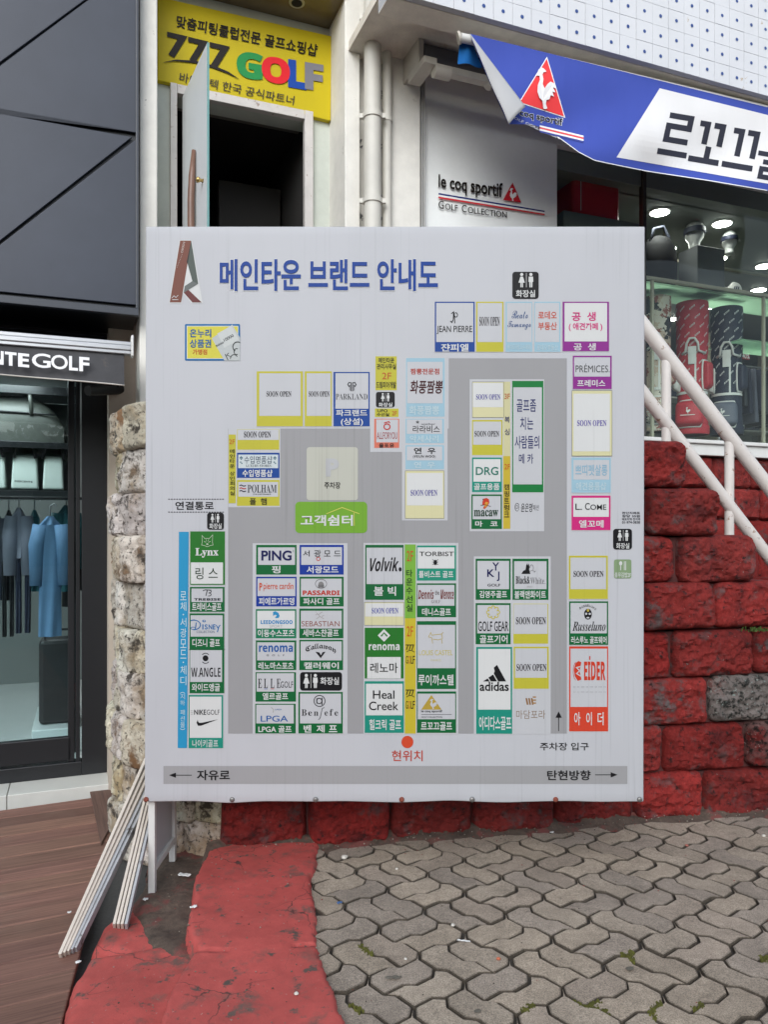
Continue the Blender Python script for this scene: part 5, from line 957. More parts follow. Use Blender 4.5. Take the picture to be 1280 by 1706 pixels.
gly(1224, 217, 36, 66, [[(.0, 0), (.38, 0), (.38, .62)], [(.66, 0), (1.08, 0), (1.08, .62)], [(-.22, .86), (1.2, .86)]])
gly(1282, 226, 36, 72, [[(.0, 0), (1, 0), (1, .22)], [(.5, .22), (.5, .40)], [(-.3, .42), (1.2, .42)], [(.0, .60), (1, .60), (1, .76), (0, .76), (0, .94), (1.05, .94)]], th=8)
a.build('lettering', M_flag, cl)
a = PR(bm, .72); tri = [(911.5, 98), (940.5, 194), (867, 170)]; m_ = (906, 154)
tq = [(m_[0] + (x - m_[0]) * 1.06, m_[1] + (y - m_[1]) * 1.06) for x, y in tri]
for q_, c_, l_ in ((tq, (224, 226, 230), 1), (tri, (212, 62, 66), 2)): strip_poly(a, [q_[0], (q_[0][0] + .3, q_[0][1])], [q_[2], q_[1]], c_, l_, 14, 16)
rooster(a, 885, 112, 927, 182, (214, 214, 220), 7); a.build('emblem', M_flag, cl)
a = PR(bm, .72); a.textq('le coq sportif', [(850, 177), (939, 197), (939, 214), (850, 192)], (210, 214, 224), 1, .05); a.textq('le coq sportif', [(851, 178), (938, 197.5), (938, 213), (851, 191)], (30, 32, 44), 2, .022); a.textq('GOLF COLLECTION', [(851, 191), (933, 228), (932, 232), (850, 195)], (190, 194, 206), 1, .01)
for i, c in enumerate(((214, 216, 222), (206, 80, 84), (214, 216, 222), (60, 70, 140))): strip_poly(a, [(900, 208.5 + i * 3), (973, 226 + i * 3)], [(900, 211.3 + i * 3), (973, 228.8 + i * 3)], c, 1 + i * .3, 10, 1)
a.build('small_lettering', M_flag, cl)
# the corner blown over, showing the white back of the cloth, and the blue end wrapped behind the bar
b = MB(); A = pix(783, 56, YBN - .012); Bp = pix(848, 208, YBN - .11); Cp = pix(876, 178, YBN - .10)
def flap(u, v): p = A.lerp(Cp, u); q = A.lerp(Bp, u); r = p.lerp(q, v); return r + Vector((0, -.02 * math.sin(math.pi * v) * u - .012 * math.sin(u * 9) * u * v, 0))
b.grid(flap, 24, 10); b.c = [pc((206, 208, 214))] * len(b.f); fo = b.build('folded_corner', M_flag, bn, smooth=True); sm = fo.modifiers.new('thick', 'SOLIDIFY'); sm.thickness = .002
b = MB(); q = [pix(767, 60, YBN + .06), pix(786, 62, YBN + .06), pix(804, 112, YBN + .09), pix(763, 105, YBN + .07)]; b.grid(lambda u, v: q[0].lerp(q[1], u).lerp(q[3].lerp(q[2], u), v) + Vector((0, .012 * math.sin(u * 7 + v * 2), 0)), 10, 8); b.c = [pc((28, 110, 190))] * len(b.f); b.build('wrapped_end', M_flag, bn, smooth=True)
# ================================================================== AWNING OVER THE LEFT SHOP
al = thing('awning', 'black awning with a silver front bar and white lettering on its valance', 'awning', pix(100, 600, 4.9))
Yw = 4.75; vw = V0(Yw); ue = U(218, Yw); us = ue - 3.0; zb_ = Z(218, 580, Yw)
M_awc = mat('black_awning_cloth', (.045, .045, .048), .7, nz=[(3, .2), (20, .15)], wear=[(5, .62, (.10, .085, .07), .08)])
b = MB()
for k, (dv, z0, z1) in enumerate(((0, -.034, -.014), (-.006, -.0135, .012), (0, .0125, .034))): b.fbox(us, ue, vw + dv, vw + .05, zb_ + z0, zb_ + z1)
b.build('front_bar', M_alu, al, bevel=.004)
b = MB(); b.fbox(ue, ue + .014, vw - .016, vw + .06, zb_ - .045, zb_ + .07); b.build('end_cap', M_white, al, bevel=.006)
b = MB(); p0, p1, p2, p3 = F(us, vw + .02, zb_ + .03), F(ue - .03, vw + .02, zb_ + .03), F(ue - .12, vL - .05, zb_ + .26), F(us, vL - .05, zb_ + .26)
b.grid(lambda u, v: p0.lerp(p1, u).lerp(p3.lerp(p2, u), v) + Vector((0, 0, -.03 * math.sin(math.pi * v))), 30, 8); b.build('canopy', M_awc, al, smooth=True)
zv = zb_ - .034; hv = .165
def vm(x, y, L=0): return pix(x, y, Yw - .008 - L * .0012)
b = MB(); b.grid(lambda u, v: F(us + (ue - .035 - us) * u, vw + .015 + .01 * math.sin(u * 25) * v - .02 * v, zv - hv * v - .012 * v * math.sin(u * 7)), 80, 6); va_ = b.build('valance', M_awc, al, smooth=True)
b = MB(); b.tube([F(us + (ue - .035 - us) * i / 60, vw + .015 + .01 * math.sin(i / 60 * 25) - .022, zv - hv - .012 * math.sin(i / 60 * 7)) for i in range(61)], .004, 8); b.build('piping', mat('dirty_white_piping', (.55, .52, .47), .7), va_, smooth=True)
a = PR(lambda x, y, L=0: pix(x, y, Yw - .045), .82)
LWt = (232, 232, 232)
xe = [8, 27.5, 28.5, 49]
for ch, x0, x1, yt0, yb0 in [('T', 8, 28, 586.2, 608.5), ('E', 29, 48.5, 588, 611)] + [(c_, -14 - 22 * i - 19, -14 - 22 * i, 583.6 - 2.2 * i, 605 - 1.9 * i) for i, c_ in enumerate('')]: pass
for ch, x0, x1 in (('N', -14, 5.5), ('T', 7.5, 27), ('E', 29.5, 48)): y = 585 + (x0 - 3) * .105; a.textq(ch, [(x0, y), (x1, y + (x1 - x0) * .105), (x1, y + 23 + (x1 - x0) * .085), (x0, y + 23)], LWt, 1, .012, 'h')
for ch, x0, x1 in (('G', 52.5, 84), ('O', 84.5, 112.5), ('L', 114.5, 129.5), ('F', 131.5, 148.5)): y = 587.5 + (x0 - 53) * .085; a.textq(ch, [(x0, y), (x1, y + (x1 - x0) * .085), (x1, y + 24 + (x1 - x0) * .075), (x0, y + 24)], LWt, 1, .016 if ch in 'GO' else .03)
a.build('lettering', M_clean, va_)
b = MB(); ua = U(200, 5.45); b.tube([F(ua, V0(5.6), Z(200, 648, 5.6)), F(ua - .05, V0(5.45), Z(200, 648, 5.6))], .045, 16); b.tube([F(ua, V0(5.5), Z(200, 648, 5.5)), F(U(146, 5.3), V0(5.3), Z(146, 651, 5.3))], [.035, .03], 14); b.build('folding_arm', M_black, al, smooth=40)
# ================================================================== HANDRAIL
hr = thing('handrail', 'chipped white pipe handrail sloping down beside the red block wall', 'handrail', (1.9, 4.5, 1.0))
M_rail = mat('chipped_white_pipe', (.62, .58, .54), .45, nz=(8, .07), bump=(60, .2, .003), wear=[(16, .615, (.30, .20, .14), .035), (30, .665, (.10, .06, .045), .02)])
rl = lambda px, py: (lambda a_: pd(px, py, (4.45 - .183 * 1.519) / (1 - .183 * a_)))((px - CX) / FP)
rT = lambda t: rl(1050 + 270 * t, 510 + 352 * t)
b = MB(); p0 = rl(1040, 500); p1 = rl(1285, 816); e = (p1 - p0); b.tube([p0 - e * .03, p0, p1, p1 + e * .55], .0405, 20); b.build('top_rail', M_rail, hr, smooth=40)
q0 = rl(1077, 661); q1 = rl(1280, 926); e2 = q1 - q0; b = MB(); b.tube([q0 - e2 * .3, q0, q1, q1 + e2 * .5], .036, 20); b.build('lower_rail', M_rail, hr, smooth=40)
for x, yt_, yb_ in ((1111, 592, 706), (1216, 728, 846), (1322, 864, 985)):
    p = rl(x, yt_); q = rl(x, yb_); b = MB(); b.tube([(p.x, p.y, p.z), (p.x, p.y, q.z)], .027, 16); b.build('post', M_rail, hr, smooth=40)
    b = MB(); b.tube([(p.x, p.y, q.z - .02), (p.x, p.y, -.15)], .027, 14); b.build('post', M_rail, hr, smooth=40)
# ================================================================== LEANING TRIM STRIPS
M_strip = mat('pale_trim_wood', (.56, .50, .43), .6, nz=[(5, .08), (40, .06)], wear=[(9, .70, (.26, .21, .16), .03)]); M_strip2 = mat('grey_trim_wood', (.40, .41, .42), .6, nz=(6, .15), wear=[(14, .6, (.12, .11, .10), .04)])
def strip(nm, foot, topp, w, d, m, lab, grp):
    ax = (topp - foot); z = ax.normalized(); x = Vector((1, .25, 0)).normalized(); y = z.cross(x).normalized(); x = y.cross(z)
    b = MB(); c = [foot + x * sx_ * w / 2 + y * sy * d / 2 for sx_, sy in ((-1, -1), (1, -1), (1, 1), (-1, 1))]; b.hexa(c + [v + ax for v in c])
    tag(b.build(nm, m, bevel=.0015), lab, 'trim strip', grp)
A1 = [('leftmost strip of the long leaning bundle, pale and thin', M_strip), ('pale second strip of the long leaning bundle', M_strip), ('pale third strip in the middle of the long leaning bundle', M_strip), ('grey scuffed fourth strip of the long leaning bundle', M_strip2), ('dark edged rightmost strip of the long leaning bundle', M_strip2)]
for i, (lab, m) in enumerate(A1):
    f = pd(100 + i * 6.2, 1592 - i * 1.5 - (10 if i == 4 else 0), 3.0 + i * .012); f.z = -.094 + (.02 if i == 4 else 0) ; f = pg(100 + i * 6.4, 1594 - i * 2.5, -.095); t = pd(243 + i * 5.0, 1268 + i * 7, 3.62 + i * .01)
    strip('trim_strip', f, t, .0125, .055, m, lab, 'trim strips leaning beside the board')
A2 = [('leftmost strip of the short bundle beside the board leg', M_strip), ('second pale strip of the short bundle beside the board leg', M_strip), ('third pale strip of the short bundle beside the board leg', M_strip), ('grey rightmost strip of the short bundle touching the board leg', M_strip2)]
for i, (lab, m) in enumerate(A2):
    f = pg(190 + i * 6.6, 1543 + i * .3, -.055); t = pd(252 + i * 4.0, 1290 + i * 6, 3.60 + i * .008)
    strip('trim_strip', f, t, .0115, .045, m, lab, 'trim strips leaning beside the board')
# ================================================================== INSIDE THE RIGHT HAND SHOP
# ceiling downlights that are lit in the photograph
M_lamp = mat('lit_lamp', (.9, .92, .9), .5, emit=((1, .98, .92), 34))
cl_lab = ['nearest round ceiling light at the top of the shop window', 'round ceiling light right beside the dark mullion', 'small round ceiling light above the white shoe', 'round ceiling light at the right end of the glass shelf', 'far round ceiling light below the right end of the frame', 'far round ceiling light over the red golf bag', 'far round ceiling light left of the red golf bag', 'round ceiling light seen above the black backpack', 'lowest round ceiling light beside the patterned golf bag']
for i, (x, y) in enumerate(((1204, 371), (1100, 352), (1198, 429), (1274, 442), (1265, 482), (1188, 510), (1119, 499), (1113, 413), (1123, 530))):
    Yc_ = (zCe - H) * FP / (HY - y); p = pd(x, y, Yc_); p.z = zCe
    if p.y > 8.6 or True:
        v = -(p.x) * SN + (p.y - YR) * CS
        if v > vB - .15: k = (vB - .15) ; p = p - Vector((-SN, CS, 0)) * (v - k)
    t = thing('ceiling_light', cl_lab[i], 'ceiling light', p, 'round ceiling lights in the shop')
    r = .08; b = MB(); b.lathe([(r, -.012), (r + .012, -.006), (r + .012, -.001)], p, 28); b.build('rim', M_white, t, smooth=40); b = MB(); b.lathe([(r - .004, -.0145), (r - .004, -.013)], p, 28); b.build('lamp', M_lamp, t)
M_post = mat('beige_display_frame', (.42, .39, .30), .45, nz=(6, .06)); M_gsh = bpy.data.materials.new('green_glass_shelf'); M_gsh.use_nodes = True
_n = M_gsh.node_tree.nodes; _o = _n['Material Output']; _n.remove(_n['Principled BSDF']); _t = _n.new('ShaderNodeBsdfTranslucent'); _t.inputs[0].default_value = (.62, .80, .66, 1); M_gsh.node_tree.links.new(_t.outputs[0], _o.inputs[0])
dsx = thing('display_rack', 'beige metal display frame with pale green glass shelf inside the shop window', 'display rack', F(U(1180, 5.5), V0(5.5), zI))
Yd = 5.42; vd = V0(Yd); vd2 = vd + .42
def upx(x, Y0): return U(x, Y0)
zsh = Z(1180, 484, Yd); ua_, ub_ = upx(1086, Yd), upx(1284, Yd)
for x in (1089, 1275): u = upx(x, Yd); fb(dsx, 'post', M_post, u - .012, u + .012, vd, vd + .025, zI, zsh + .02)
for x in (1089, 1275): u = upx(x, Yd); fb(dsx, 'post', M_post, u - .012, u + .012, vd2, vd2 + .025, zI, zsh + .02)
fb(dsx, 'rail', M_post, ua_ - .3, ub_ + .9, vd, vd + .025, zsh + .021, zsh + .05); fb(dsx, 'rail', M_post, ua_ - .3, ub_ + .9, vd2, vd2 + .025, zsh + .021, zsh + .05)
fb(dsx, 'glass_shelf', M_gsh, ua_ - .2, ub_ + .8, vd + .03, vd2 - .005, zsh + .0, zsh + .018)
u = upx(1141, 5.6); fb(dsx, 'post', M_post, u - .012, u + .012, vd2 - .03, vd2 - .005, zsh + .051, Z(1141, 352, 5.6)); fb(dsx, 'rail', M_post, upx(1083, 5.6), u, vd2 - .03, vd2 - .005, Z(1141, 352, 5.6), Z(1141, 352, 5.6) + .025)
fb(dsx, 'rail', M_post, u, ub_ + .8, vd2 - .03, vd2 - .005, Z(1141, 417, 5.6) - .012, Z(1141, 417, 5.6) + .012)
z2 = Z(1260, 568, Yd); fb(dsx, 'glass_shelf', M_gsh, upx(1240, Yd), ub_ + .8, vd + .03, vd2, z2, z2 + .016)
def rb(cx, cz, w, h, d, u_, v_, m, nm, parent, bev=.02, rz=0):   # rounded box facing the street
    b = MB(); b.fbox(u_ - w / 2, u_ + w / 2, v_ - d / 2, v_ + d / 2, cz - h / 2, cz + h / 2); return b.build(nm, m, parent, bevel=bev, seg=4)
M_wht = mat('white_trim_leather', (.66, .66, .64), .45, nz=(8, .04)); M_navy = mat('navy_cloth', (.014, .018, .042), .6, nz=(30, .2)); M_lg_ = mat('sky_blue_cloth', (.25, .35, .48), .7); M_pk_ = mat('pink_cloth', (.55, .20, .22), .7); M_red = mat('red_cloth', (.45, .02, .035), .55, nz=(20, .1)); M_slate = mat('slate_cloth', (.10, .11, .15), .6)
def camo():
    m = mat('camo_cloth', (.52, .40, .31), .6, wear=[(6.5, .50, (.62, .56, .48), .008), (5.5, .535, (.02, .02, .026), .008), (7.5, .56, (.28, .09, .07), .008)]); return m
def golf_bag(px0, px1, pt, pb, body, pocket, lab, seed, pattern=True):
    Yb = 5.72; xc = (px0 + px1) / 2; u = U(xc, Yb); v = V0(Yb); pc_ = F(u, v, 0); yy = pix(xc, 880, Yb).y; w = (px1 - px0) / FP * yy / 2; z0 = Z(xc, pb, Yb) + .01; z1 = Z(xc, pt, Yb); h = z1 - z0
    t = thing('golf_bag', lab, 'golf bag', (pc_.x, pc_.y, z0), 'golf bags in the shop window')
    prof = [(.96, 0), (1.0, .02), (.96, .10), (.88, .30), (.86, .50), (.90, .58), (.96, .62), (.98, .80), (1.0, .95), (.97, 1.0)]
    b = MB(); b.lathe([(w * r, z0 + h * q) for r, q in prof], (pc_.x, pc_.y, 0), 28); b.build('body', body, t, smooth=50)
    b = MB(); b.lathe([(w * 1.0, z0), (w * 1.04, z0 + .015), (w * 1.04, z0 + .07), (w * .98, z0 + .08)], (pc_.x, pc_.y, 0), 28); b.build('base', body, t, smooth=50)
    fr_ = Vector((-pc_.x, -pc_.y, 0)).normalized(); sd = Vector((-fr_.y, fr_.x, 0)) * -1
    if sd.x < 0: sd = -sd
    def surf(a, q, off=.004):   # angle from the street side, height share
        r = np.interp(q, [p_[1] for p_ in prof], [p_[0] for p_ in prof]) * w + off
        return Vector((pc_.x, pc_.y, z0 + h * q)) + (fr_ * math.cos(a) + sd * math.sin(a)) * r
    if pattern:
        b = MB(); rr = random.Random(seed)
        for j in range(9):
            for i in range(-2, 3):
                a0 = i * .62 + (.31 if j % 2 else 0); q0 = .40 + j * .067
                if q0 > .97 or abs(a0) > 1.4: continue
                for (s0, s1) in (((-.13, -.012), (.13, .018)),):
                    k = .012
                    P = [(a0 - .15, q0 - .014), (a0 + .15, q0 + .014), (a0 + .15, q0 + .028), (a0 - .15, q0 + .0)]
                    Q = [(a0 - .11, q0 - .007), (a0 + .11, q0 + .012), (a0 + .11, q0 + .021), (a0 - .11, q0 + .003)]
                    k0 = len(b.v); b.add([surf(*p_, .003) for p_ in P] + [surf(*p_, .003) for p_ in Q], [(i_, (i_ + 1) % 4, 4 + (i_ + 1) % 4, 4 + i_) for i_ in range(4)])
                    b.add([surf(a0 - .08, q0 - .0, .003), surf(a0 + .08, q0 + .013, .003), surf(a0 + .08, q0 + .017, .003), surf(a0 - .08, q0 + .004, .003)], [(0, 1, 2, 3)])
        b.build('label_pattern', M_wht, t)
    # arched handle, collar band, strap, pockets
    b = MB(); b.tube([surf(-.62, .60, .01), surf(-.35, .615, .02), surf(-.28, .67, .03), surf(-.12, .705, .035), surf(.12, .705, .035), surf(.28, .67, .03), surf(.35, .615, .02), surf(.9, .60, .01)], .011, 10); b.build('handle', M_wht, t, smooth=True)
    b = MB(); b.grid(lambda a, q: surf(-.24 + .48 * a, .52 + .13 * q, .014), 6, 4); b.build('strap', M_wht, t, smooth=True)
    b = MB(); b.grid(lambda a, q: surf(-1.5 + 3.0 * a, .30 + .02 * q, .008), 16, 1); b.grid(lambda a, q: surf(.15 + .12 * a, .30 + .27 * q, .008), 2, 6); b.build('trim', M_wht, t, smooth=True)
    def pocket_(a0, a1, q0, q1, dep, m, nm):
        def f(u_, v_):
            e = 4 * u_ * (1 - u_); e2 = 4 * v_ * (1 - v_); k = min(1, e * 1.9) ** .5 * min(1, e2 * 1.9) ** .5
            uu = .5 + (u_ - .5) * (1 - .16 * abs(2 * v_ - 1) ** 4)
            return surf(a0 + (a1 - a0) * uu, q0 + (q1 - q0) * v_, dep * k + .002)
        b = MB(); b.grid(f, 14, 14); o_ = b.build(nm, m, t, smooth=True)
        ring = [f(i / 16, .0) for i in range(17)] + [f(1, i / 16) for i in range(1, 17)] + [f(1 - i / 16, 1) for i in range(1, 17)] + [f(0, 1 - i / 16) for i in range(1, 16)]
        b = MB(); b.tube([p_ + fr_ * .006 for p_ in ring], .008, 6, closed=True); b.build('piping', M_wht, o_, smooth=True); return o_
    pk_ = pocket_(-.95, .62, .05, .25, .075, pocket, 'pocket'); pocket_(.75, 1.5, .33, .55, .055, body, 'side_pocket'); pocket_(-1.5, -.95, .33, .52, .05, M_wht, 'side_pocket')
    b = MB(); a0 = -.17
    cgr = surf(a0, .165, .088); b.add([cgr + sd * ((px_ - .5) * .05) + Vector((0, 0, (.5 - py_) * .055)) for px_, py_ in RST], [tuple(range(len(RST)))]); b.add([cgr + sd * s + Vector((0, 0, z)) for s, z in ((-.06, -.042), (.06, -.042), (.06, -.036), (-.06, -.036))], [(0, 1, 2, 3)]); b.build('emblem', M_wht, pk_)
golf_bag(1128, 1180, 506, 727, M_red, M_red, 'red golf bag with white labels and trim in the shop window', 1)
golf_bag(1186, 1237, 515, 727, M_navy, M_slate, 'navy golf bag with white labels beside the red one', 2)
golf_bag(1070, 1118, 497, 722, camo(), camo(), 'golf bag in beige, red and black camouflage pattern', 3, False)
# suitcase on a plinth
sc_ = thing('suitcase', 'red trolley suitcase with its handle pulled up behind the glass', 'suitcase', F(U(979, 5.4), V0(5.4), Z(979, 376, 5.4)))
Ysu = 5.4; us_ = U(980, Ysu); ws_ = U(1018, Ysu) - U(941, Ysu); z0, z1 = Z(980, 376, Ysu), Z(980, 299, Ysu)
rb(0, (z0 + z1) / 2, ws_, z1 - z0, .24, us_, V0(Ysu), mat('bright_red_shell', (.66, .03, .04), .4), 'case', sc_, .035)
b = MB()
for k in (-1, 1): b.tube([F(us_ + k * .05, V0(Ysu) + .09, z1 - .02), F(us_ + k * .05, V0(Ysu) + .09, z1 + .17)], .007, 8)
b.tube([F(us_ - .06, V0(Ysu) + .09, z1 + .17), F(us_ + .06, V0(Ysu) + .09, z1 + .17)], .012, 8); b.build('handle', M_black, sc_)
b = MB(); b.tube([F(us_ - .06, V0(Ysu), z1), F(us_ - .04, V0(Ysu), z1 + .022), F(us_ + .04, V0(Ysu), z1 + .022), F(us_ + .06, V0(Ysu), z1)], .009, 8); b.build('grip', M_black, sc_, smooth=True)
b = MB(); vq = V0(Ysu) - .1215
b.add([F(us_ - ws_ * .36, vq, z0 + .05), F(us_ - ws_ * .36 + .008, vq, z0 + .05), F(us_ - ws_ * .36 + .008, vq, z1 - .09), F(us_ - ws_ * .36, vq, z1 - .09)], [(0, 1, 2, 3)]); cgr = F(us_ + .09, vq - .001, z1 - .07); b.add([cgr + Vector((CS, SN, 0)) * ((p_ - .5) * .04) + Vector((0, 0, (.5 - q_) * .045)) for p_, q_ in RST], [tuple(range(len(RST)))]); b.build('marking', M_wht, sc_)
pl = thing('display_plinth', 'grey display plinth carrying the red suitcase', 'plinth', F(us_, V0(5.4), zI)); rb(0, (zI + z0) / 2, .7, z0 - zI, .4, us_, V0(5.42), M_in, 'block', pl, .004)
# things on the upper shelf: backpack, box, cap heads, shoe
zt_ = zsh + .051
bpk = thing('backpack', 'black backpack with looped handle on the glass shelf', 'backpack', F(U(1098, 5.6), V0(5.6), zt_)); ub = U(1101, 5.6); b = MB(); w = .15
b.lathe([(w * .9, 0), (w, .03), (w * 1.02, .2), (w * .92, .32), (w * .6, .40), (w * .2, .425)], F(ub, V0(5.62), zt_), 24, 1, .7); b.build('body', mat('black_nylon', (.02, .02, .024), .8, nz=(20, .3)), bpk, smooth=50)
b = MB(); b.tube([F(ub - .09, V0(5.62), zt_ + .36), F(ub - .07, V0(5.62) - .02, zt_ + .47), F(ub + .02, V0(5.62) - .03, zt_ + .50), F(ub + .09, V0(5.62) - .02, zt_ + .42), F(ub + .13, V0(5.62), zt_ + .28)], .014, 10); b.build('handle', M_slate, bpk, smooth=True)
bxx = thing('display_box', 'grey box standing on the glass shelf behind the window', 'box', F(U(1167, 5.6), V0(5.6), zt_)); rb(0, (zt_ + Z(1167, 420, 5.6)) / 2, U(1190, 5.6) - U(1145, 5.6), Z(1167, 420, 5.6) - zt_, .22, U(1167, 5.6), V0(5.58), mat('grey_card', (.16, .17, .18), .6), 'box', bxx, .004)
def cap_head(px, pt, pb, mh, mc, lab):
    p = pix(px, 880, 5.62); z0 = Z(px, pb, 5.62); z1 = Z(px, pt, 5.62); h = z1 - z0; t = thing('cap_stand', lab, 'display head', (p.x, p.y, z0))
    b = MB(); b.lathe([(h * .24, 0), (h * .2, h * .12), (h * .2, h * .25), (h * .33, h * .42), (h * .36, h * .65), (h * .3, h * .85), (h * .16, h * .97), (h * .02, h)], (p.x, p.y, z0), 24, .85, 1); b.build('head', mh, t, smooth=True)
    b = MB(); b.lathe([(h * .37, h * .55), (h * .385, h * .58), (h * .375, h * .72), (h * .35, h * .73)], (p.x, p.y, z0), 24, .9, 1.02); o_ = b.build('band', mc, t, smooth=50)
    fr_ = Vector((-p.x * .3, -p.y, 0)).normalized(); sd = Vector((fr_.y, -fr_.x, 0)); b = MB(); b.grid(lambda a, q: p + (sd * math.sin((a - .5) * 2.2) + fr_ * math.cos((a - .5) * 2.2)) * (h * (.37 + .15 * q * math.cos((a - .5) * 2.6))) + Vector((0, 0, z0 - p.z + h * (.56 - .06 * q))), 16, 5); b.build('brim', mc, t, smooth=True)
M_hd = mat('pale_display_head', (.66, .68, .67), .3)
cap_head(1216, 385, 424, M_hd, M_navy, 'pale display head wearing a navy visor'); cap_head(1158, 368, 418, M_hd, M_slate, 'pale display head wearing a grey visor')
sh = thing('golf_shoe', 'white golf shoe with dark side stripes on the glass shelf', 'shoe', F(U(1213, 5.6), V0(5.6), zt_)); us2 = U(1213, 5.6); vv = V0(5.58)
def shoe(u, v):
    x = -.14 + .28 * u; hh_ = .045 + .06 * max(0, min(1, (u - .45) / .2)) - .012 * max(0, .3 - u) * 3; a = math.pi * v; wd = .048 * (1 - abs(2 * u - 1) ** 4) ** .5
    return F(us2 + x, vv - math.cos(a) * wd, zt_ + .012 + math.sin(a) * hh_ * (1 - abs(2 * u - 1) ** 6) ** .5)
b = MB(); b.grid(shoe, 24, 14); b.build('upper', M_wht, sh, smooth=True); b = MB(); b.fbox(us2 - .142, us2 + .142, vv - .048, vv + .048, zt_, zt_ + .018); b.build('sole', mat('rubber_sole', (.3, .3, .3), .6), sh, bevel=.008)
b = MB()
for k in range(3): x = us2 + .0 + k * .022; b.hexa([F(x, vv - .0505, zt_ + .02), F(x + .008, vv - .0505, zt_ + .02), F(x + .008, vv - .049, zt_ + .02), F(x, vv - .049, zt_ + .02), F(x + .02, vv - .046, zt_ + .065), F(x + .028, vv - .046, zt_ + .065), F(x + .028, vv - .042, zt_ + .065), F(x + .02, vv - .042, zt_ + .065)])
b.build('stripes', M_navy, sh)
# clothes rack at the back and a red price sign
rk = thing('clothes_rack', 'dark clothes rack in the depth of the shop behind the navy golf bag', 'clothes rack', F(U(1262, 7.5), V0(7.5), zI)); ur_ = U(1262, 7.5); vr = V0(7.5)
zz_ = Z(1262, 612, 7.5); b = MB(); b.tube([F(ur_ - .6, vr, zI), F(ur_ - .6, vr, zz_), F(ur_ + .6, vr, zz_), F(ur_ + .6, vr, zI)], .015, 8); b.build('frame', M_alu, rk)
rnd = random.Random(4)
for i in range(14):
    x = ur_ - .54 + i * .083; m = rnd.choice([M_navy, M_black, M_slate, M_navy, M_red if i > 8 else M_black, M_wht if i > 9 else M_navy]); L = rnd.uniform(.5, .75)
    b = MB(); b.hexa([F(x - .03, vr - .2, zz_ - L), F(x + .03, vr - .2, zz_ - L), F(x + .03, vr + .2, zz_ - L), F(x - .03, vr + .2, zz_ - L), F(x - .012, vr - .17, zz_ - .06), F(x + .012, vr - .17, zz_ - .06), F(x + .012, vr + .17, zz_ - .06), F(x - .012, vr + .17, zz_ - .06)]); b.build('garment', m, rk, bevel=.01)
wsf = thing('wall_shelf', 'pale wall shelves of folded clothes at the back of the shop behind the golf bags', 'shelf', F(U(1180, 8.2), V0(8.2), zI)); u0_, u1_ = U(1085, 8.2), U(1300, 8.2); rnd = random.Random(31)
for q_ in (u0_, (u0_ + u1_) / 2, u1_): fb(wsf, 'upright', M_post, q_ - .015, q_ + .015, V0(8.2), V0(8.2) + .35, zI, Z(1180, 548, 8.2))
for k_ in range(4):
    zz_ = zI + .25 + k_ * .36; fb(wsf, 'board', mat('pale_shelf_board', (.50, .50, .46), .5), u0_ + .016, u1_ - .016, V0(8.2) + .01, V0(8.2) + .34, zz_, zz_ + .02); x = u0_ + .06
    while x < u1_ - .3:
        if abs(x + .12 - (u0_ + u1_) / 2) > .15: m = rnd.choice([M_navy, M_wht, M_red, M_slate, M_lg_, M_wht, M_pk_]); hq = rnd.uniform(.08, .2); fb(wsf, 'folded_clothes', m, x, x + .22, V0(8.2) + .03, V0(8.2) + .28, zz_ + .0205, zz_ + hq, .02)
        x += .26
prs = thing('price_sign', 'small red discount sign hanging inside the shop', 'sign', F(U(1246, 6.3), V0(6.3), Z(1246, 600, 6.3))); rb(0, Z(1246, 594, 6.3), .09, .06, .006, U(1244, 6.3), V0(6.3), M_red, 'card', prs, .001)
a = PR(plane_map(6.29, .001), .8); a.textq('40%', [(1238, 588), (1250, 589.5), (1250, 598), (1238, 597)], (230, 230, 230), 3, .02); a.build('lettering', M_clean, prs)
# ================================================================== INSIDE THE LEFT HAND SHOP
M_lamp2 = mat('lit_tube', (.9, .9, .95), .5, emit=((.95, .98, 1), 17))
for i, (du, dv) in enumerate(((-.80, .32), (-1.75, .32), (-.75, 2.0), (-1.7, 2.0))):
    p = F(uS1 + du, vL + dv, zT + .018); t = thing('ceiling_tube', ['front right', 'front left', 'rear right', 'rear left'][i] + ' white strip lamp on the ceiling of the dark framed shop', 'ceiling light', p, 'strip lamps in the left shop')
    b = MB(); b.fbox(uS1 + du - .35, uS1 + du + .35, vL + dv - .12, vL + dv + .12, zT - .03, zT - .005); b.build('tube', M_lamp2, t, bevel=.01); b = MB(); b.fbox(uS1 + du - .37, uS1 + du + .37, vL + dv - .14, vL + dv + .14, zT - .004, zT + .015); b.build('tray', M_white, t)
Ys = 6.35; vs_ = V0(Ys)
rs = thing('bag_shelf', 'black framed shelf unit holding bags behind the left shop glass', 'shelf', F(U(60, Ys), vs_ + .2, zl)); z_ = lambda py, px=60: Z(px, py, Ys)
ue_ = U(126, Ys); ul_ = ue_ - 2.2
fb(rs, 'post', M_black, ue_ - .03, ue_, vs_, vs_ + .4, zl, z_(640)); fb(rs, 'post', M_black, ul_, ul_ + .03, vs_, vs_ + .4, zl, z_(640))
fb(rs, 'shelf', M_black, ul_ + .031, ue_ - .031, vs_, vs_ + .4, z_(657), z_(643)); fb(rs, 'shelf', M_black, ul_ + .031, ue_ - .031, vs_, vs_ + .4, z_(747), z_(736)); fb(rs, 'shelf', M_black, ul_ + .031, ue_ - .031, vs_, vs_ + .4, z_(830), z_(817))
fb(rs, 'back_panel', mat('shelf_back', (.30, .33, .31), .6), ul_ + .031, ue_ - .031, vs_ + .38, vs_ + .4, z_(816), z_(658))
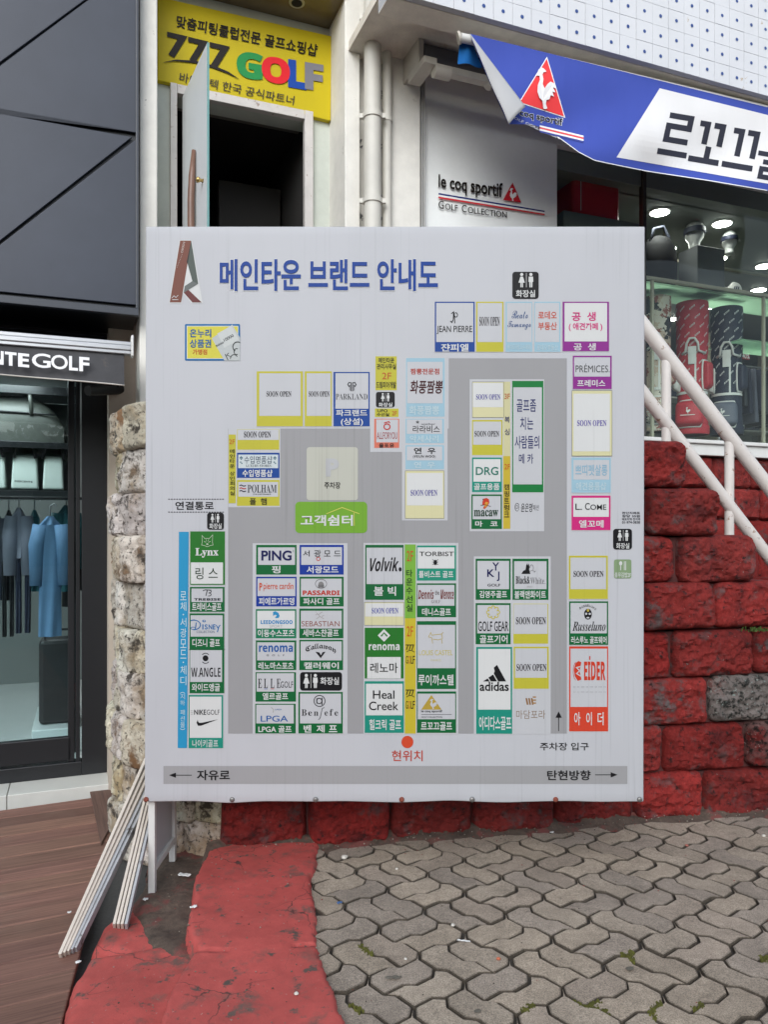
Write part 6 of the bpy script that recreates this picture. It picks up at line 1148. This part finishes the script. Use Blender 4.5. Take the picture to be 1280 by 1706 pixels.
bb = thing('travel_bag', 'large dark olive travel bag filling the upper shelf', 'bag', F(U(20, Ys), vs_ + .18, z_(735))); M_ol = mat('dark_olive_leather', (.060, .066, .058), .42, nz=[(4, .25), (25, .15)]); zb0_ = z_(735); hb = z_(655) - zb0_; uR = U(106, Ys)
def boston(u, v):
    x = uR - 1.0 + 1.0 * u; k = (1 - max(0, abs(2 * u - 1) - .45) ** 2.2 * 2.2); a = math.pi * v; return F(x, vs_ + .19 - math.cos(a) * .16, zb0_ + (max(0, math.sin(a)) ** .45) * hb * max(.06, k))
b = MB(); b.grid(boston, 40, 22); b.build('body', M_ol, bb, smooth=True)
b = MB(); b.tube([F(uR - .45, vs_ + .03, zb0_ + hb * .55), F(uR - .44, vs_ + .02, zb0_ + hb * .95), F(uR - .38, vs_ + .08, zb0_ + hb * 1.12), F(uR - .18 - .1, vs_ + .08, zb0_ + hb * 1.12), F(uR - .22, vs_ + .02, zb0_ + hb * .95), F(uR - .21, vs_ + .03, zb0_ + hb * .55)], .014, 8); b.build('handle', M_ol, bb, smooth=True)
b = MB(); b.tube([F(uR - .9 + i * .042, vs_ + .035 - .008, zb0_ + hb * (.60 - .1 * (i / 20 - .5) ** 2)) for i in range(21)], .006, 6); b.build('seam', M_black, bb, smooth=True)
M_mint = mat('mint_white_leather', (.58, .66, .62), .4, nz=(5, .05))
for i, (x0, x1, lab) in enumerate(((17, 63, 'mint white tote bag with black straps, in full view'), (70, 106, 'mint white tote bag at the right end of the lower shelf'), (-38, 8, 'mint white tote bag cut by the left edge of the view'))):
    u0_, u1_ = U(x0, Ys), U(x1, Ys); zb_0 = z_(815); zb_1 = z_(758); t = thing('tote_bag', lab, 'bag', F((u0_ + u1_) / 2, vs_ + .1, zb_0), 'white tote bags on the shelf')
    b = MB(); b.hexa([F(u0_ + .0, vs_ + .02, zb_0), F(u1_, vs_ + .02, zb_0), F(u1_, vs_ + .2, zb_0), F(u0_, vs_ + .2, zb_0), F(u0_ + .01, vs_ + .05, zb_1), F(u1_ - .01, vs_ + .05, zb_1), F(u1_ - .01, vs_ + .16, zb_1), F(u0_ + .01, vs_ + .16, zb_1)]); b.build('body', M_mint, t, bevel=.014, seg=3)
    um_ = (u0_ + u1_) / 2; b = MB(); b.tube([F(um_ - .07, vs_ + .04, zb_1 - .02), F(um_ - .05, vs_ + .05, zb_1 + .06), F(um_ + .05, vs_ + .05, zb_1 + .06), F(um_ + .07, vs_ + .04, zb_1 - .02)], .012, 8); b.build('strap', M_black, t, smooth=True)
    if i == 0: a = PR(plane_map(Ys - .01, .001), .8); a.textq('DESCENTE', [(24, 800), (54, 801.5), (54, 804.5), (24, 803)], (40, 44, 44), 9, .03); a.build('lettering', M_clean, t)
def garment(nm, lab, cat, px0, px1, py0, py1, Y0, m, legs=False, sleeves=True, seed=0):
    xc = (px0 + px1) / 2; u = U(xc, Y0); v = V0(Y0); zt0 = Z(xc, py0, Y0); zb0 = Z(xc, py1, Y0); w = (U(px1, Y0) - U(px0, Y0)) / 2; t = thing(nm, lab, cat, F(u, v, zb0), 'clothes hanging behind the left glass')
    def pane(o, sgn, x0, x1, za, zc, taper=1.0):
        def f(a, q):
            k = 1 + (taper - 1) * q; s = (a - .5) * 2; return F(u + o + (x0 + (x1 - x0) * a) * k, v + sgn * (.035 * (1 - s * s) ** .5) + .012 * math.sin(a * 11 + seed + q * 3) * q, za + (zc - za) * q)
        return f
    b = MB()
    if legs:
        for x0, x1 in ((-w, -.01), (.01, w)):
            for s in (-1, 1): b.grid(pane(0, s, x0, x1, zt0, zb0, .9), 10, 14)
        b.build('trousers', m, t, smooth=True)
    else:
        zs_ = zt0 - .06
        for s in (-1, 1): b.grid(pane(0, s, -w * .78, w * .78, zs_, zb0, 1.08), 14, 14)
        for s in (-1, 1): b.grid(lambda a, q, s=s: pane(0, s, -w * .78 * (.3 + .7 * q), w * .78 * (.3 + .7 * q), zt0, zs_)(a, q), 14, 3)
        b.build('torso', m, t, smooth=True)
        if sleeves:
            for k in (-1, 1): b = MB(); b.tube([F(u + k * w * .7, v, zs_), F(u + k * w * .95, v, zs_ - .14), F(u + k * w * 1.0, v - .01, zs_ - .42)], [.05, .055, .042], 12); b.build('sleeve', m, t, smooth=True)
    b = MB(); b.tube([F(u, v, zt0), F(u, v, zt0 + .07), F(u + .025, v, zt0 + .09), F(u + .04, v, zt0 + .07)], .004, 6); b.build('hanger_hook', M_alu, t, smooth=True)
M_teal = mat('teal_jersey', (.045, .20, .24), .75, nz=(10, .1)); M_lblue = mat('blue_jersey', (.11, .22, .38), .75, nz=(10, .1)); M_lil = mat('grey_lilac_jersey', (.22, .23, .29), .8, nz=(10, .1))
garment('hanging_shirt', 'grey lilac shirt hanging left of the blue one', 'shirt', 16, 46, 846, 930, 6.5, M_lil, seed=1)
garment('hanging_trousers', 'dark navy trousers hanging below the grey shirt', 'trousers', 24, 52, 925, 1054, 6.52, M_navy, legs=True)
garment('hanging_shirt', 'long light blue garment hanging nearest the door frame', 'shirt', 60, 106, 860, 1060, 6.25, M_lblue, seed=2)
garment('hanging_shirt', 'teal shirt hanging behind the light blue garment', 'shirt', 92, 128, 842, 985, 6.7, M_teal, seed=3)
garment('hanging_shirt', 'narrow teal shirt between the trousers and the blue garment', 'shirt', 46, 68, 850, 985, 6.75, M_teal, sleeves=False, seed=4)
for _i, (_x0, _x1, _m, _lab, _c) in enumerate(((-60, -24, M_navy, 'navy jacket hanging beyond the left edge of the view', 'jacket'), (-26, 6, M_slate, 'slate grey shirt hanging at the left edge of the view', 'shirt'), (4, 24, M_black, 'narrow black top hanging left of the grey lilac shirt', 'shirt'))): garment('hanging_shirt', _lab, _c, _x0, _x1, 850, 1000, 6.6 + .1 * _i, _m, sleeves=_i < 2, seed=10 + _i)
garment('hanging_trousers', 'black trousers hanging below the narrow black top', 'trousers', 2, 24, 935, 1060, 6.62, M_black, legs=True)
garment('hanging_shirt', 'black jacket hanging at the right beside the glass edge', 'jacket', 100, 136, 880, 1010, 6.9, M_black, seed=5)
rl_ = thing('clothes_rail', 'black rail from which the clothes hang in the left shop', 'rail', F(U(70, 6.6), V0(6.6), Z(70, 838, 6.6)))
for Y0 in (6.25, 6.5, 6.72): zz_ = Z(70, 846, Y0) + .07; b = MB(); b.tube([F(U(-60, Y0), V0(Y0), zz_), F(U(140, Y0), V0(Y0), zz_)], .009, 8); b.build('bar', M_black, rl_, smooth=40)
ptf = thing('floor_plinth', 'low white plinth on the pale floor inside the left shop', 'plinth', F(U(95, 6.4), V0(6.6), zl)); u0_, u1_ = U(52, 6.4), U(142, 6.4); fb(ptf, 'block', mat('white_plinth', (.62, .66, .66), .3), u0_, u1_, V0(6.4), V0(6.4) + .8, zl, zl + .17, .006)
bgb = thing('boston_bag', 'black boxy bag standing on the white plinth', 'bag', F(U(97, 6.7), V0(6.7), zl + .17)); u0_, u1_ = U(64, 6.55), U(130, 6.55); fb(bgb, 'body', mat('black_leather', (.018, .018, .02), .5, nz=(20, .2)), u0_, u1_, V0(6.55), V0(6.55) + .25, zl + .17, Z(97, 1066, 6.55), .03)
b = MB(); zz_ = Z(97, 1066, 6.55); uq_ = (u0_ + u1_) / 2; b.tube([F(uq_ - .1, V0(6.6), zz_ - .02), F(uq_ - .08, V0(6.6), zz_ + .07), F(uq_ + .08, V0(6.6), zz_ + .07), F(uq_ + .1, V0(6.6), zz_ - .02)], .009, 8); b.build('handle', M_black, bgb, smooth=True)
# ================================================================== LITTER AND MOSS
M_peb = mat('pale_pebble', (.55, .52, .46), .8, nz=(60, .2)); M_scrap = mat('white_scrap', (.72, .72, .70), .7); M_leaf = mat('dry_leaf', (.11, .10, .08), .8, nz=(40, .3)); M_blue = mat('blue_plastic', (.06, .14, .32), .4)
def lump(nm, px, py, r, m, lab, cat, z=.0, flat=.6, grp=None):
    p = pg(px, py, z); b = MB(); s = px * .37
    n = 10; prof = []
    vs = []
    for i in range(7):
        th = math.pi * i / 6
        for k in range(n): ph = 2 * math.pi * k / n; d = Vector((math.sin(th) * math.cos(ph), math.sin(th) * math.sin(ph), math.cos(th))); q = r * (1 + .35 * noise.noise(d * 1.4 + Vector((s, 0, 0)))); vs.append(p + Vector((d.x * q, d.y * q, (d.z + .9) * q * flat)))
    b.add(vs, [(i * n + k, i * n + (k + 1) % n, (i + 1) * n + (k + 1) % n, (i + 1) * n + k) for i in range(6) for k in range(n)]); tag(b.build(nm, m, smooth=True), lab, cat, grp)
def scrap(nm, px, py, w, h, m, lab, cat, z=.002, rot=.4, curl=.006):
    p = pg(px, py, z); b = MB(); s = px
    def f(u, v): x = (u - .5) * w; y = (v - .5) * h * (1 - .5 * (2 * u - 1) ** 2); X = x * math.cos(rot) - y * math.sin(rot); Y = x * math.sin(rot) + y * math.cos(rot); return p + Vector((X, Y, .003 + curl * (noise.noise((u * 4 + s, v * 4, 0)) + 1)))
    b.grid(f, 10, 6); o = b.build(nm, m, smooth=True); q = o.modifiers.new('thick', 'SOLIDIFY'); q.thickness = .0012; tag(o, lab, cat)
lump('pebble', 574, 1431, .016, M_peb, 'pale angular pebble near the top corner of the red step', 'pebble', grp='pebbles on the paving')
lump('pebble', 661, 1449, .007, M_peb, 'small pale pebble on the pavers below the red wall', 'pebble', grp='pebbles on the paving')
lump('pebble', 755, 1543, .008, M_peb, 'round pale pebble in a paver joint', 'pebble', grp='pebbles on the paving')
lump('pebble', 676, 1599, .006, M_peb, 'tiny white pebble in the middle of the paving', 'pebble', grp='pebbles on the paving')
lump('pebble', 1273, 1394, .010, M_peb, 'pale pebble at the right edge of the paving', 'pebble', grp='pebbles on the paving')
lump('pebble', 1145, 1410, .009, mat('red_chip', (.35, .12, .09), .8), 'small reddish stone chip on the dark pavers', 'pebble', grp='pebbles on the paving')
lump('pebble', 831, 1599, .008, mat('orange_chip', (.5, .14, .07), .7), 'orange chip lying in a paver joint', 'pebble', grp='pebbles on the paving')
lump('pebble', 494, 1657, .008, M_peb, 'white grey pebble on the red step', 'pebble', z=.02, grp='pebbles on the paving')
scrap('paper_scrap', 322, 1514, .028, .016, M_scrap, 'crumpled white paper scrap on the red step', 'litter', z=.022)
scrap('paper_scrap', 307, 1460, .06, .03, M_scrap, 'torn white label lying on the dirt by the board leg', 'litter', z=-.045, rot=-.2)
scrap('paper_scrap', 242, 1501, .022, .02, M_scrap, 'small white crumb of paper at the foot of the board leg', 'litter', z=-.05)
scrap('paper_scrap', 130, 1606, .02, .016, M_scrap, 'white scrap on the deck beside the leaning strips', 'litter', z=-.09)
scrap('paper_scrap', 115, 1523, .016, .012, M_scrap, 'tiny white scrap in the middle of the deck', 'litter', z=-.092)
scrap('paper_scrap', 773, 1571, .05, .008, M_scrap, 'thin white twisted paper strip on the pavers', 'litter', rot=-.2)
scrap('paper_scrap', 920, 1389, .022, .014, M_scrap, 'white scrap lying in the soil under the wall', 'litter', z=.015)
scrap('blue_wrapper', 566, 1507, .022, .014, M_blue, 'small crushed blue wrapper at the edge of the pavers', 'litter')
scrap('leaf', 656, 1632, .055, .016, M_leaf, 'dry grey leaf lying flat on a paver', 'leaf', rot=.1)
scrap('leaf', 1050, 1615, .03, .02, M_leaf, 'dark flattened leaf stain on a paver at the right', 'leaf', curl=.001); scrap('leaf', 796, 1686, .022, .016, M_leaf, 'dark flattened leaf on the paver at the bottom', 'leaf', curl=.001)
# moss in the joints
M_moss = mat('green_moss', (.085, .085, .012), .95, nz=[(60, .4), (15, .3)], bump=(250, .8, .004)); b = MB(); rnd = random.Random(9); spots = [(598, 1588, .05), (585, 1690, .05), (1110, 1688, .055), (1145, 1665, .05), (985, 1678, .05), (875, 1675, .04), (1050, 1592, .03), (1272, 1595, .03)]
for x, y, r in spots:
    p = pg(x, y, 0)
    for j in joints:
        if (j.x - p.x) ** 2 + (j.y - p.y) ** 2 < r * r:
            for _ in range(14):
                c = j + Vector((rnd.gauss(0, .006), rnd.gauss(0, .006), 0)); c.z = -.012; q = rnd.uniform(.0025, .006); n = 6
                b.add([c + Vector((q * s_ * math.cos(a * 2 * math.pi / n), q * s_ * math.sin(a * 2 * math.pi / n), zz_)) for s_, zz_ in ((1, 0), (1, .007), (.6, .012 + q * .3)) for a in range(n)] + [c + Vector((0, 0, .014 + q * .4))], [(i * n + a, i * n + (a + 1) % n, (i + 1) * n + (a + 1) % n, (i + 1) * n + a) for i in range(2) for a in range(n)] + [(2 * n + a, 2 * n + (a + 1) % n, 3 * n) for a in range(n)])
tag(b.build('moss', M_moss, smooth=True), kind='stuff')
# loose grit swept against the wall and over the red steps
b = MB(); b.c = []; rnd = random.Random(17); _g = attr_mat('loose_grit', .9, .2, .3, .1)
for i in range(900):
    w_ = rnd.random()
    if w_ < .62: x = rnd.uniform(-.7, 3.2); y = 3.80 + .183 * x - abs(rnd.gauss(0, .07)); z = .012
    elif w_ < .8: x = rnd.uniform(-.95, -.3); y = rnd.uniform(2.3, 3.6); z = .022
    else: x = rnd.uniform(-.3, 2.4); y = rnd.uniform(2.2, 3.8); z = -.001
    if w_ < .62: z = max(0, .03 - (3.80 + .183 * x - y) * .35)
    q = rnd.uniform(.0012, .0042) * (1.5 if rnd.random() < .06 else 1); c = Vector((x, y, z + q * .4)); k = rnd.choice([(.26, .23, .19), (.16, .13, .10), (.07, .055, .045), (.38, .34, .29) if w_ < .62 else (.14, .11, .09), (.20, .05, .04)])
    P = [c + Vector((q * rnd.uniform(.7, 1.3), 0, 0)), c + Vector((0, q * rnd.uniform(.7, 1.3), 0)), c - Vector((q * rnd.uniform(.7, 1.3), 0, 0)), c - Vector((0, q * rnd.uniform(.7, 1.3), 0)), c + Vector((0, 0, q * .8)), c - Vector((0, 0, q))]
    b.add(P, [(0, 1, 4), (1, 2, 4), (2, 3, 4), (3, 0, 4), (1, 0, 5), (2, 1, 5), (3, 2, 5), (0, 3, 5)]); b.c += [k] * 8
tag(b.build('grit', _g), kind='stuff')
# weeds on a ledge of the red wall
wd = thing('weed', 'small green weed growing from a ledge of the red wall', 'plant', (sx(1262), 3.84 + .183 * sx(1262) - .03, -.02 + hh * 4)); b = MB(); rnd = random.Random(6)
for i in range(70):
    x = sx(1262) + rnd.gauss(0, .05); p = Vector((x, 3.80 + .183 * x + rnd.uniform(-.02, .04), -.02 + hh * 4 - .012)); d = Vector((rnd.gauss(0, .5), rnd.gauss(-.3, .4), 1)).normalized(); L = rnd.uniform(.015, .045); w = Vector((rnd.gauss(0, 1), rnd.gauss(0, 1), 0)).normalized() * .0035
    b.add([p - w, p + w, p + d * L * .6 + w * 1.2, p + d * L + Vector((0, 0, -.01)), p + d * L * .6 - w * 1.2], [(0, 1, 2, 3, 4)])
b.build('leaves', mat('weed_green', (.07, .13, .025), .7, nz=(50, .3)), wd)
# ================================================================== ACROSS THE STREET (seen only as reflections in the glass)
ob = thing('opposite_building', 'low grey shop row standing across the street behind the viewer', 'building', (0, -16, -.17))
b = MB(); b.box(-30, 30, -24, -16, -.17, 4.6); b.build('wall', mat('street_plaster', (.36, .35, .33), .8, nz=(.6, .15)), ob); b = MB()
for i in range(14): b.box(-28 + i * 4.1, -25 + i * 4.1, -15.98, -15.95, .3, 2.8)
b.build('window', mat('far_glass', (.03, .04, .05), .1), ob)
def tree(x, y, h, lab, seed):
    t = thing('street_tree', lab, 'tree', (x, y, -.17), 'street trees'); rr = random.Random(seed); b = MB(); b.tube([(x, y, -.17), (x + .05, y, h * .25), (x - .05, y + .05, h * .5), (x, y, h * .8)], [.16, .12, .09, .03], 10)
    for k in range(7): a = k * 2.4; z = h * (.35 + .06 * k); b.tube([(x, y, z), (x + math.cos(a) * h * .14, y + math.sin(a) * h * .14, z + h * .1), (x + math.cos(a) * h * .26, y + math.sin(a) * h * .26, z + h * .16)], [.05, .03, .01], 6)
    b.build('trunk', mat('bark', (.10, .08, .06), .9, nz=(10, .3)), t, smooth=True); b = MB(); cs_ = [(Vector((rr.gauss(0, h * .17), rr.gauss(0, h * .17), h * rr.uniform(.45, .95))), h * rr.uniform(.08, .15)) for _ in range(26)]
    for i in range(2600):
        c, r = rr.choice(cs_); d = Vector((rr.gauss(0, 1), rr.gauss(0, 1), rr.gauss(0, .8))).normalized() * r * rr.uniform(.3, 1); p = Vector((x, y, -.17)) + c + d; u = Vector((rr.gauss(0, 1), rr.gauss(0, 1), rr.gauss(0, 1))).normalized(); w = u.orthogonal().normalized() * .07; u = u * .13; b.add([p - u, p + w, p + u, p - w], [(0, 1, 2, 3)])
    b.build('crown', mat('tree_leaf', (.055, .085, .03), .6, nz=(3, .3)), t)
tree(3.5, -9, 6.5, 'leafy street tree behind the viewer, opposite the right shop', 1); tree(9, -8, 7, 'tall leafy street tree behind the viewer, far right', 2); tree(-6, -10, 6, 'leafy street tree behind the viewer, on the left', 3)
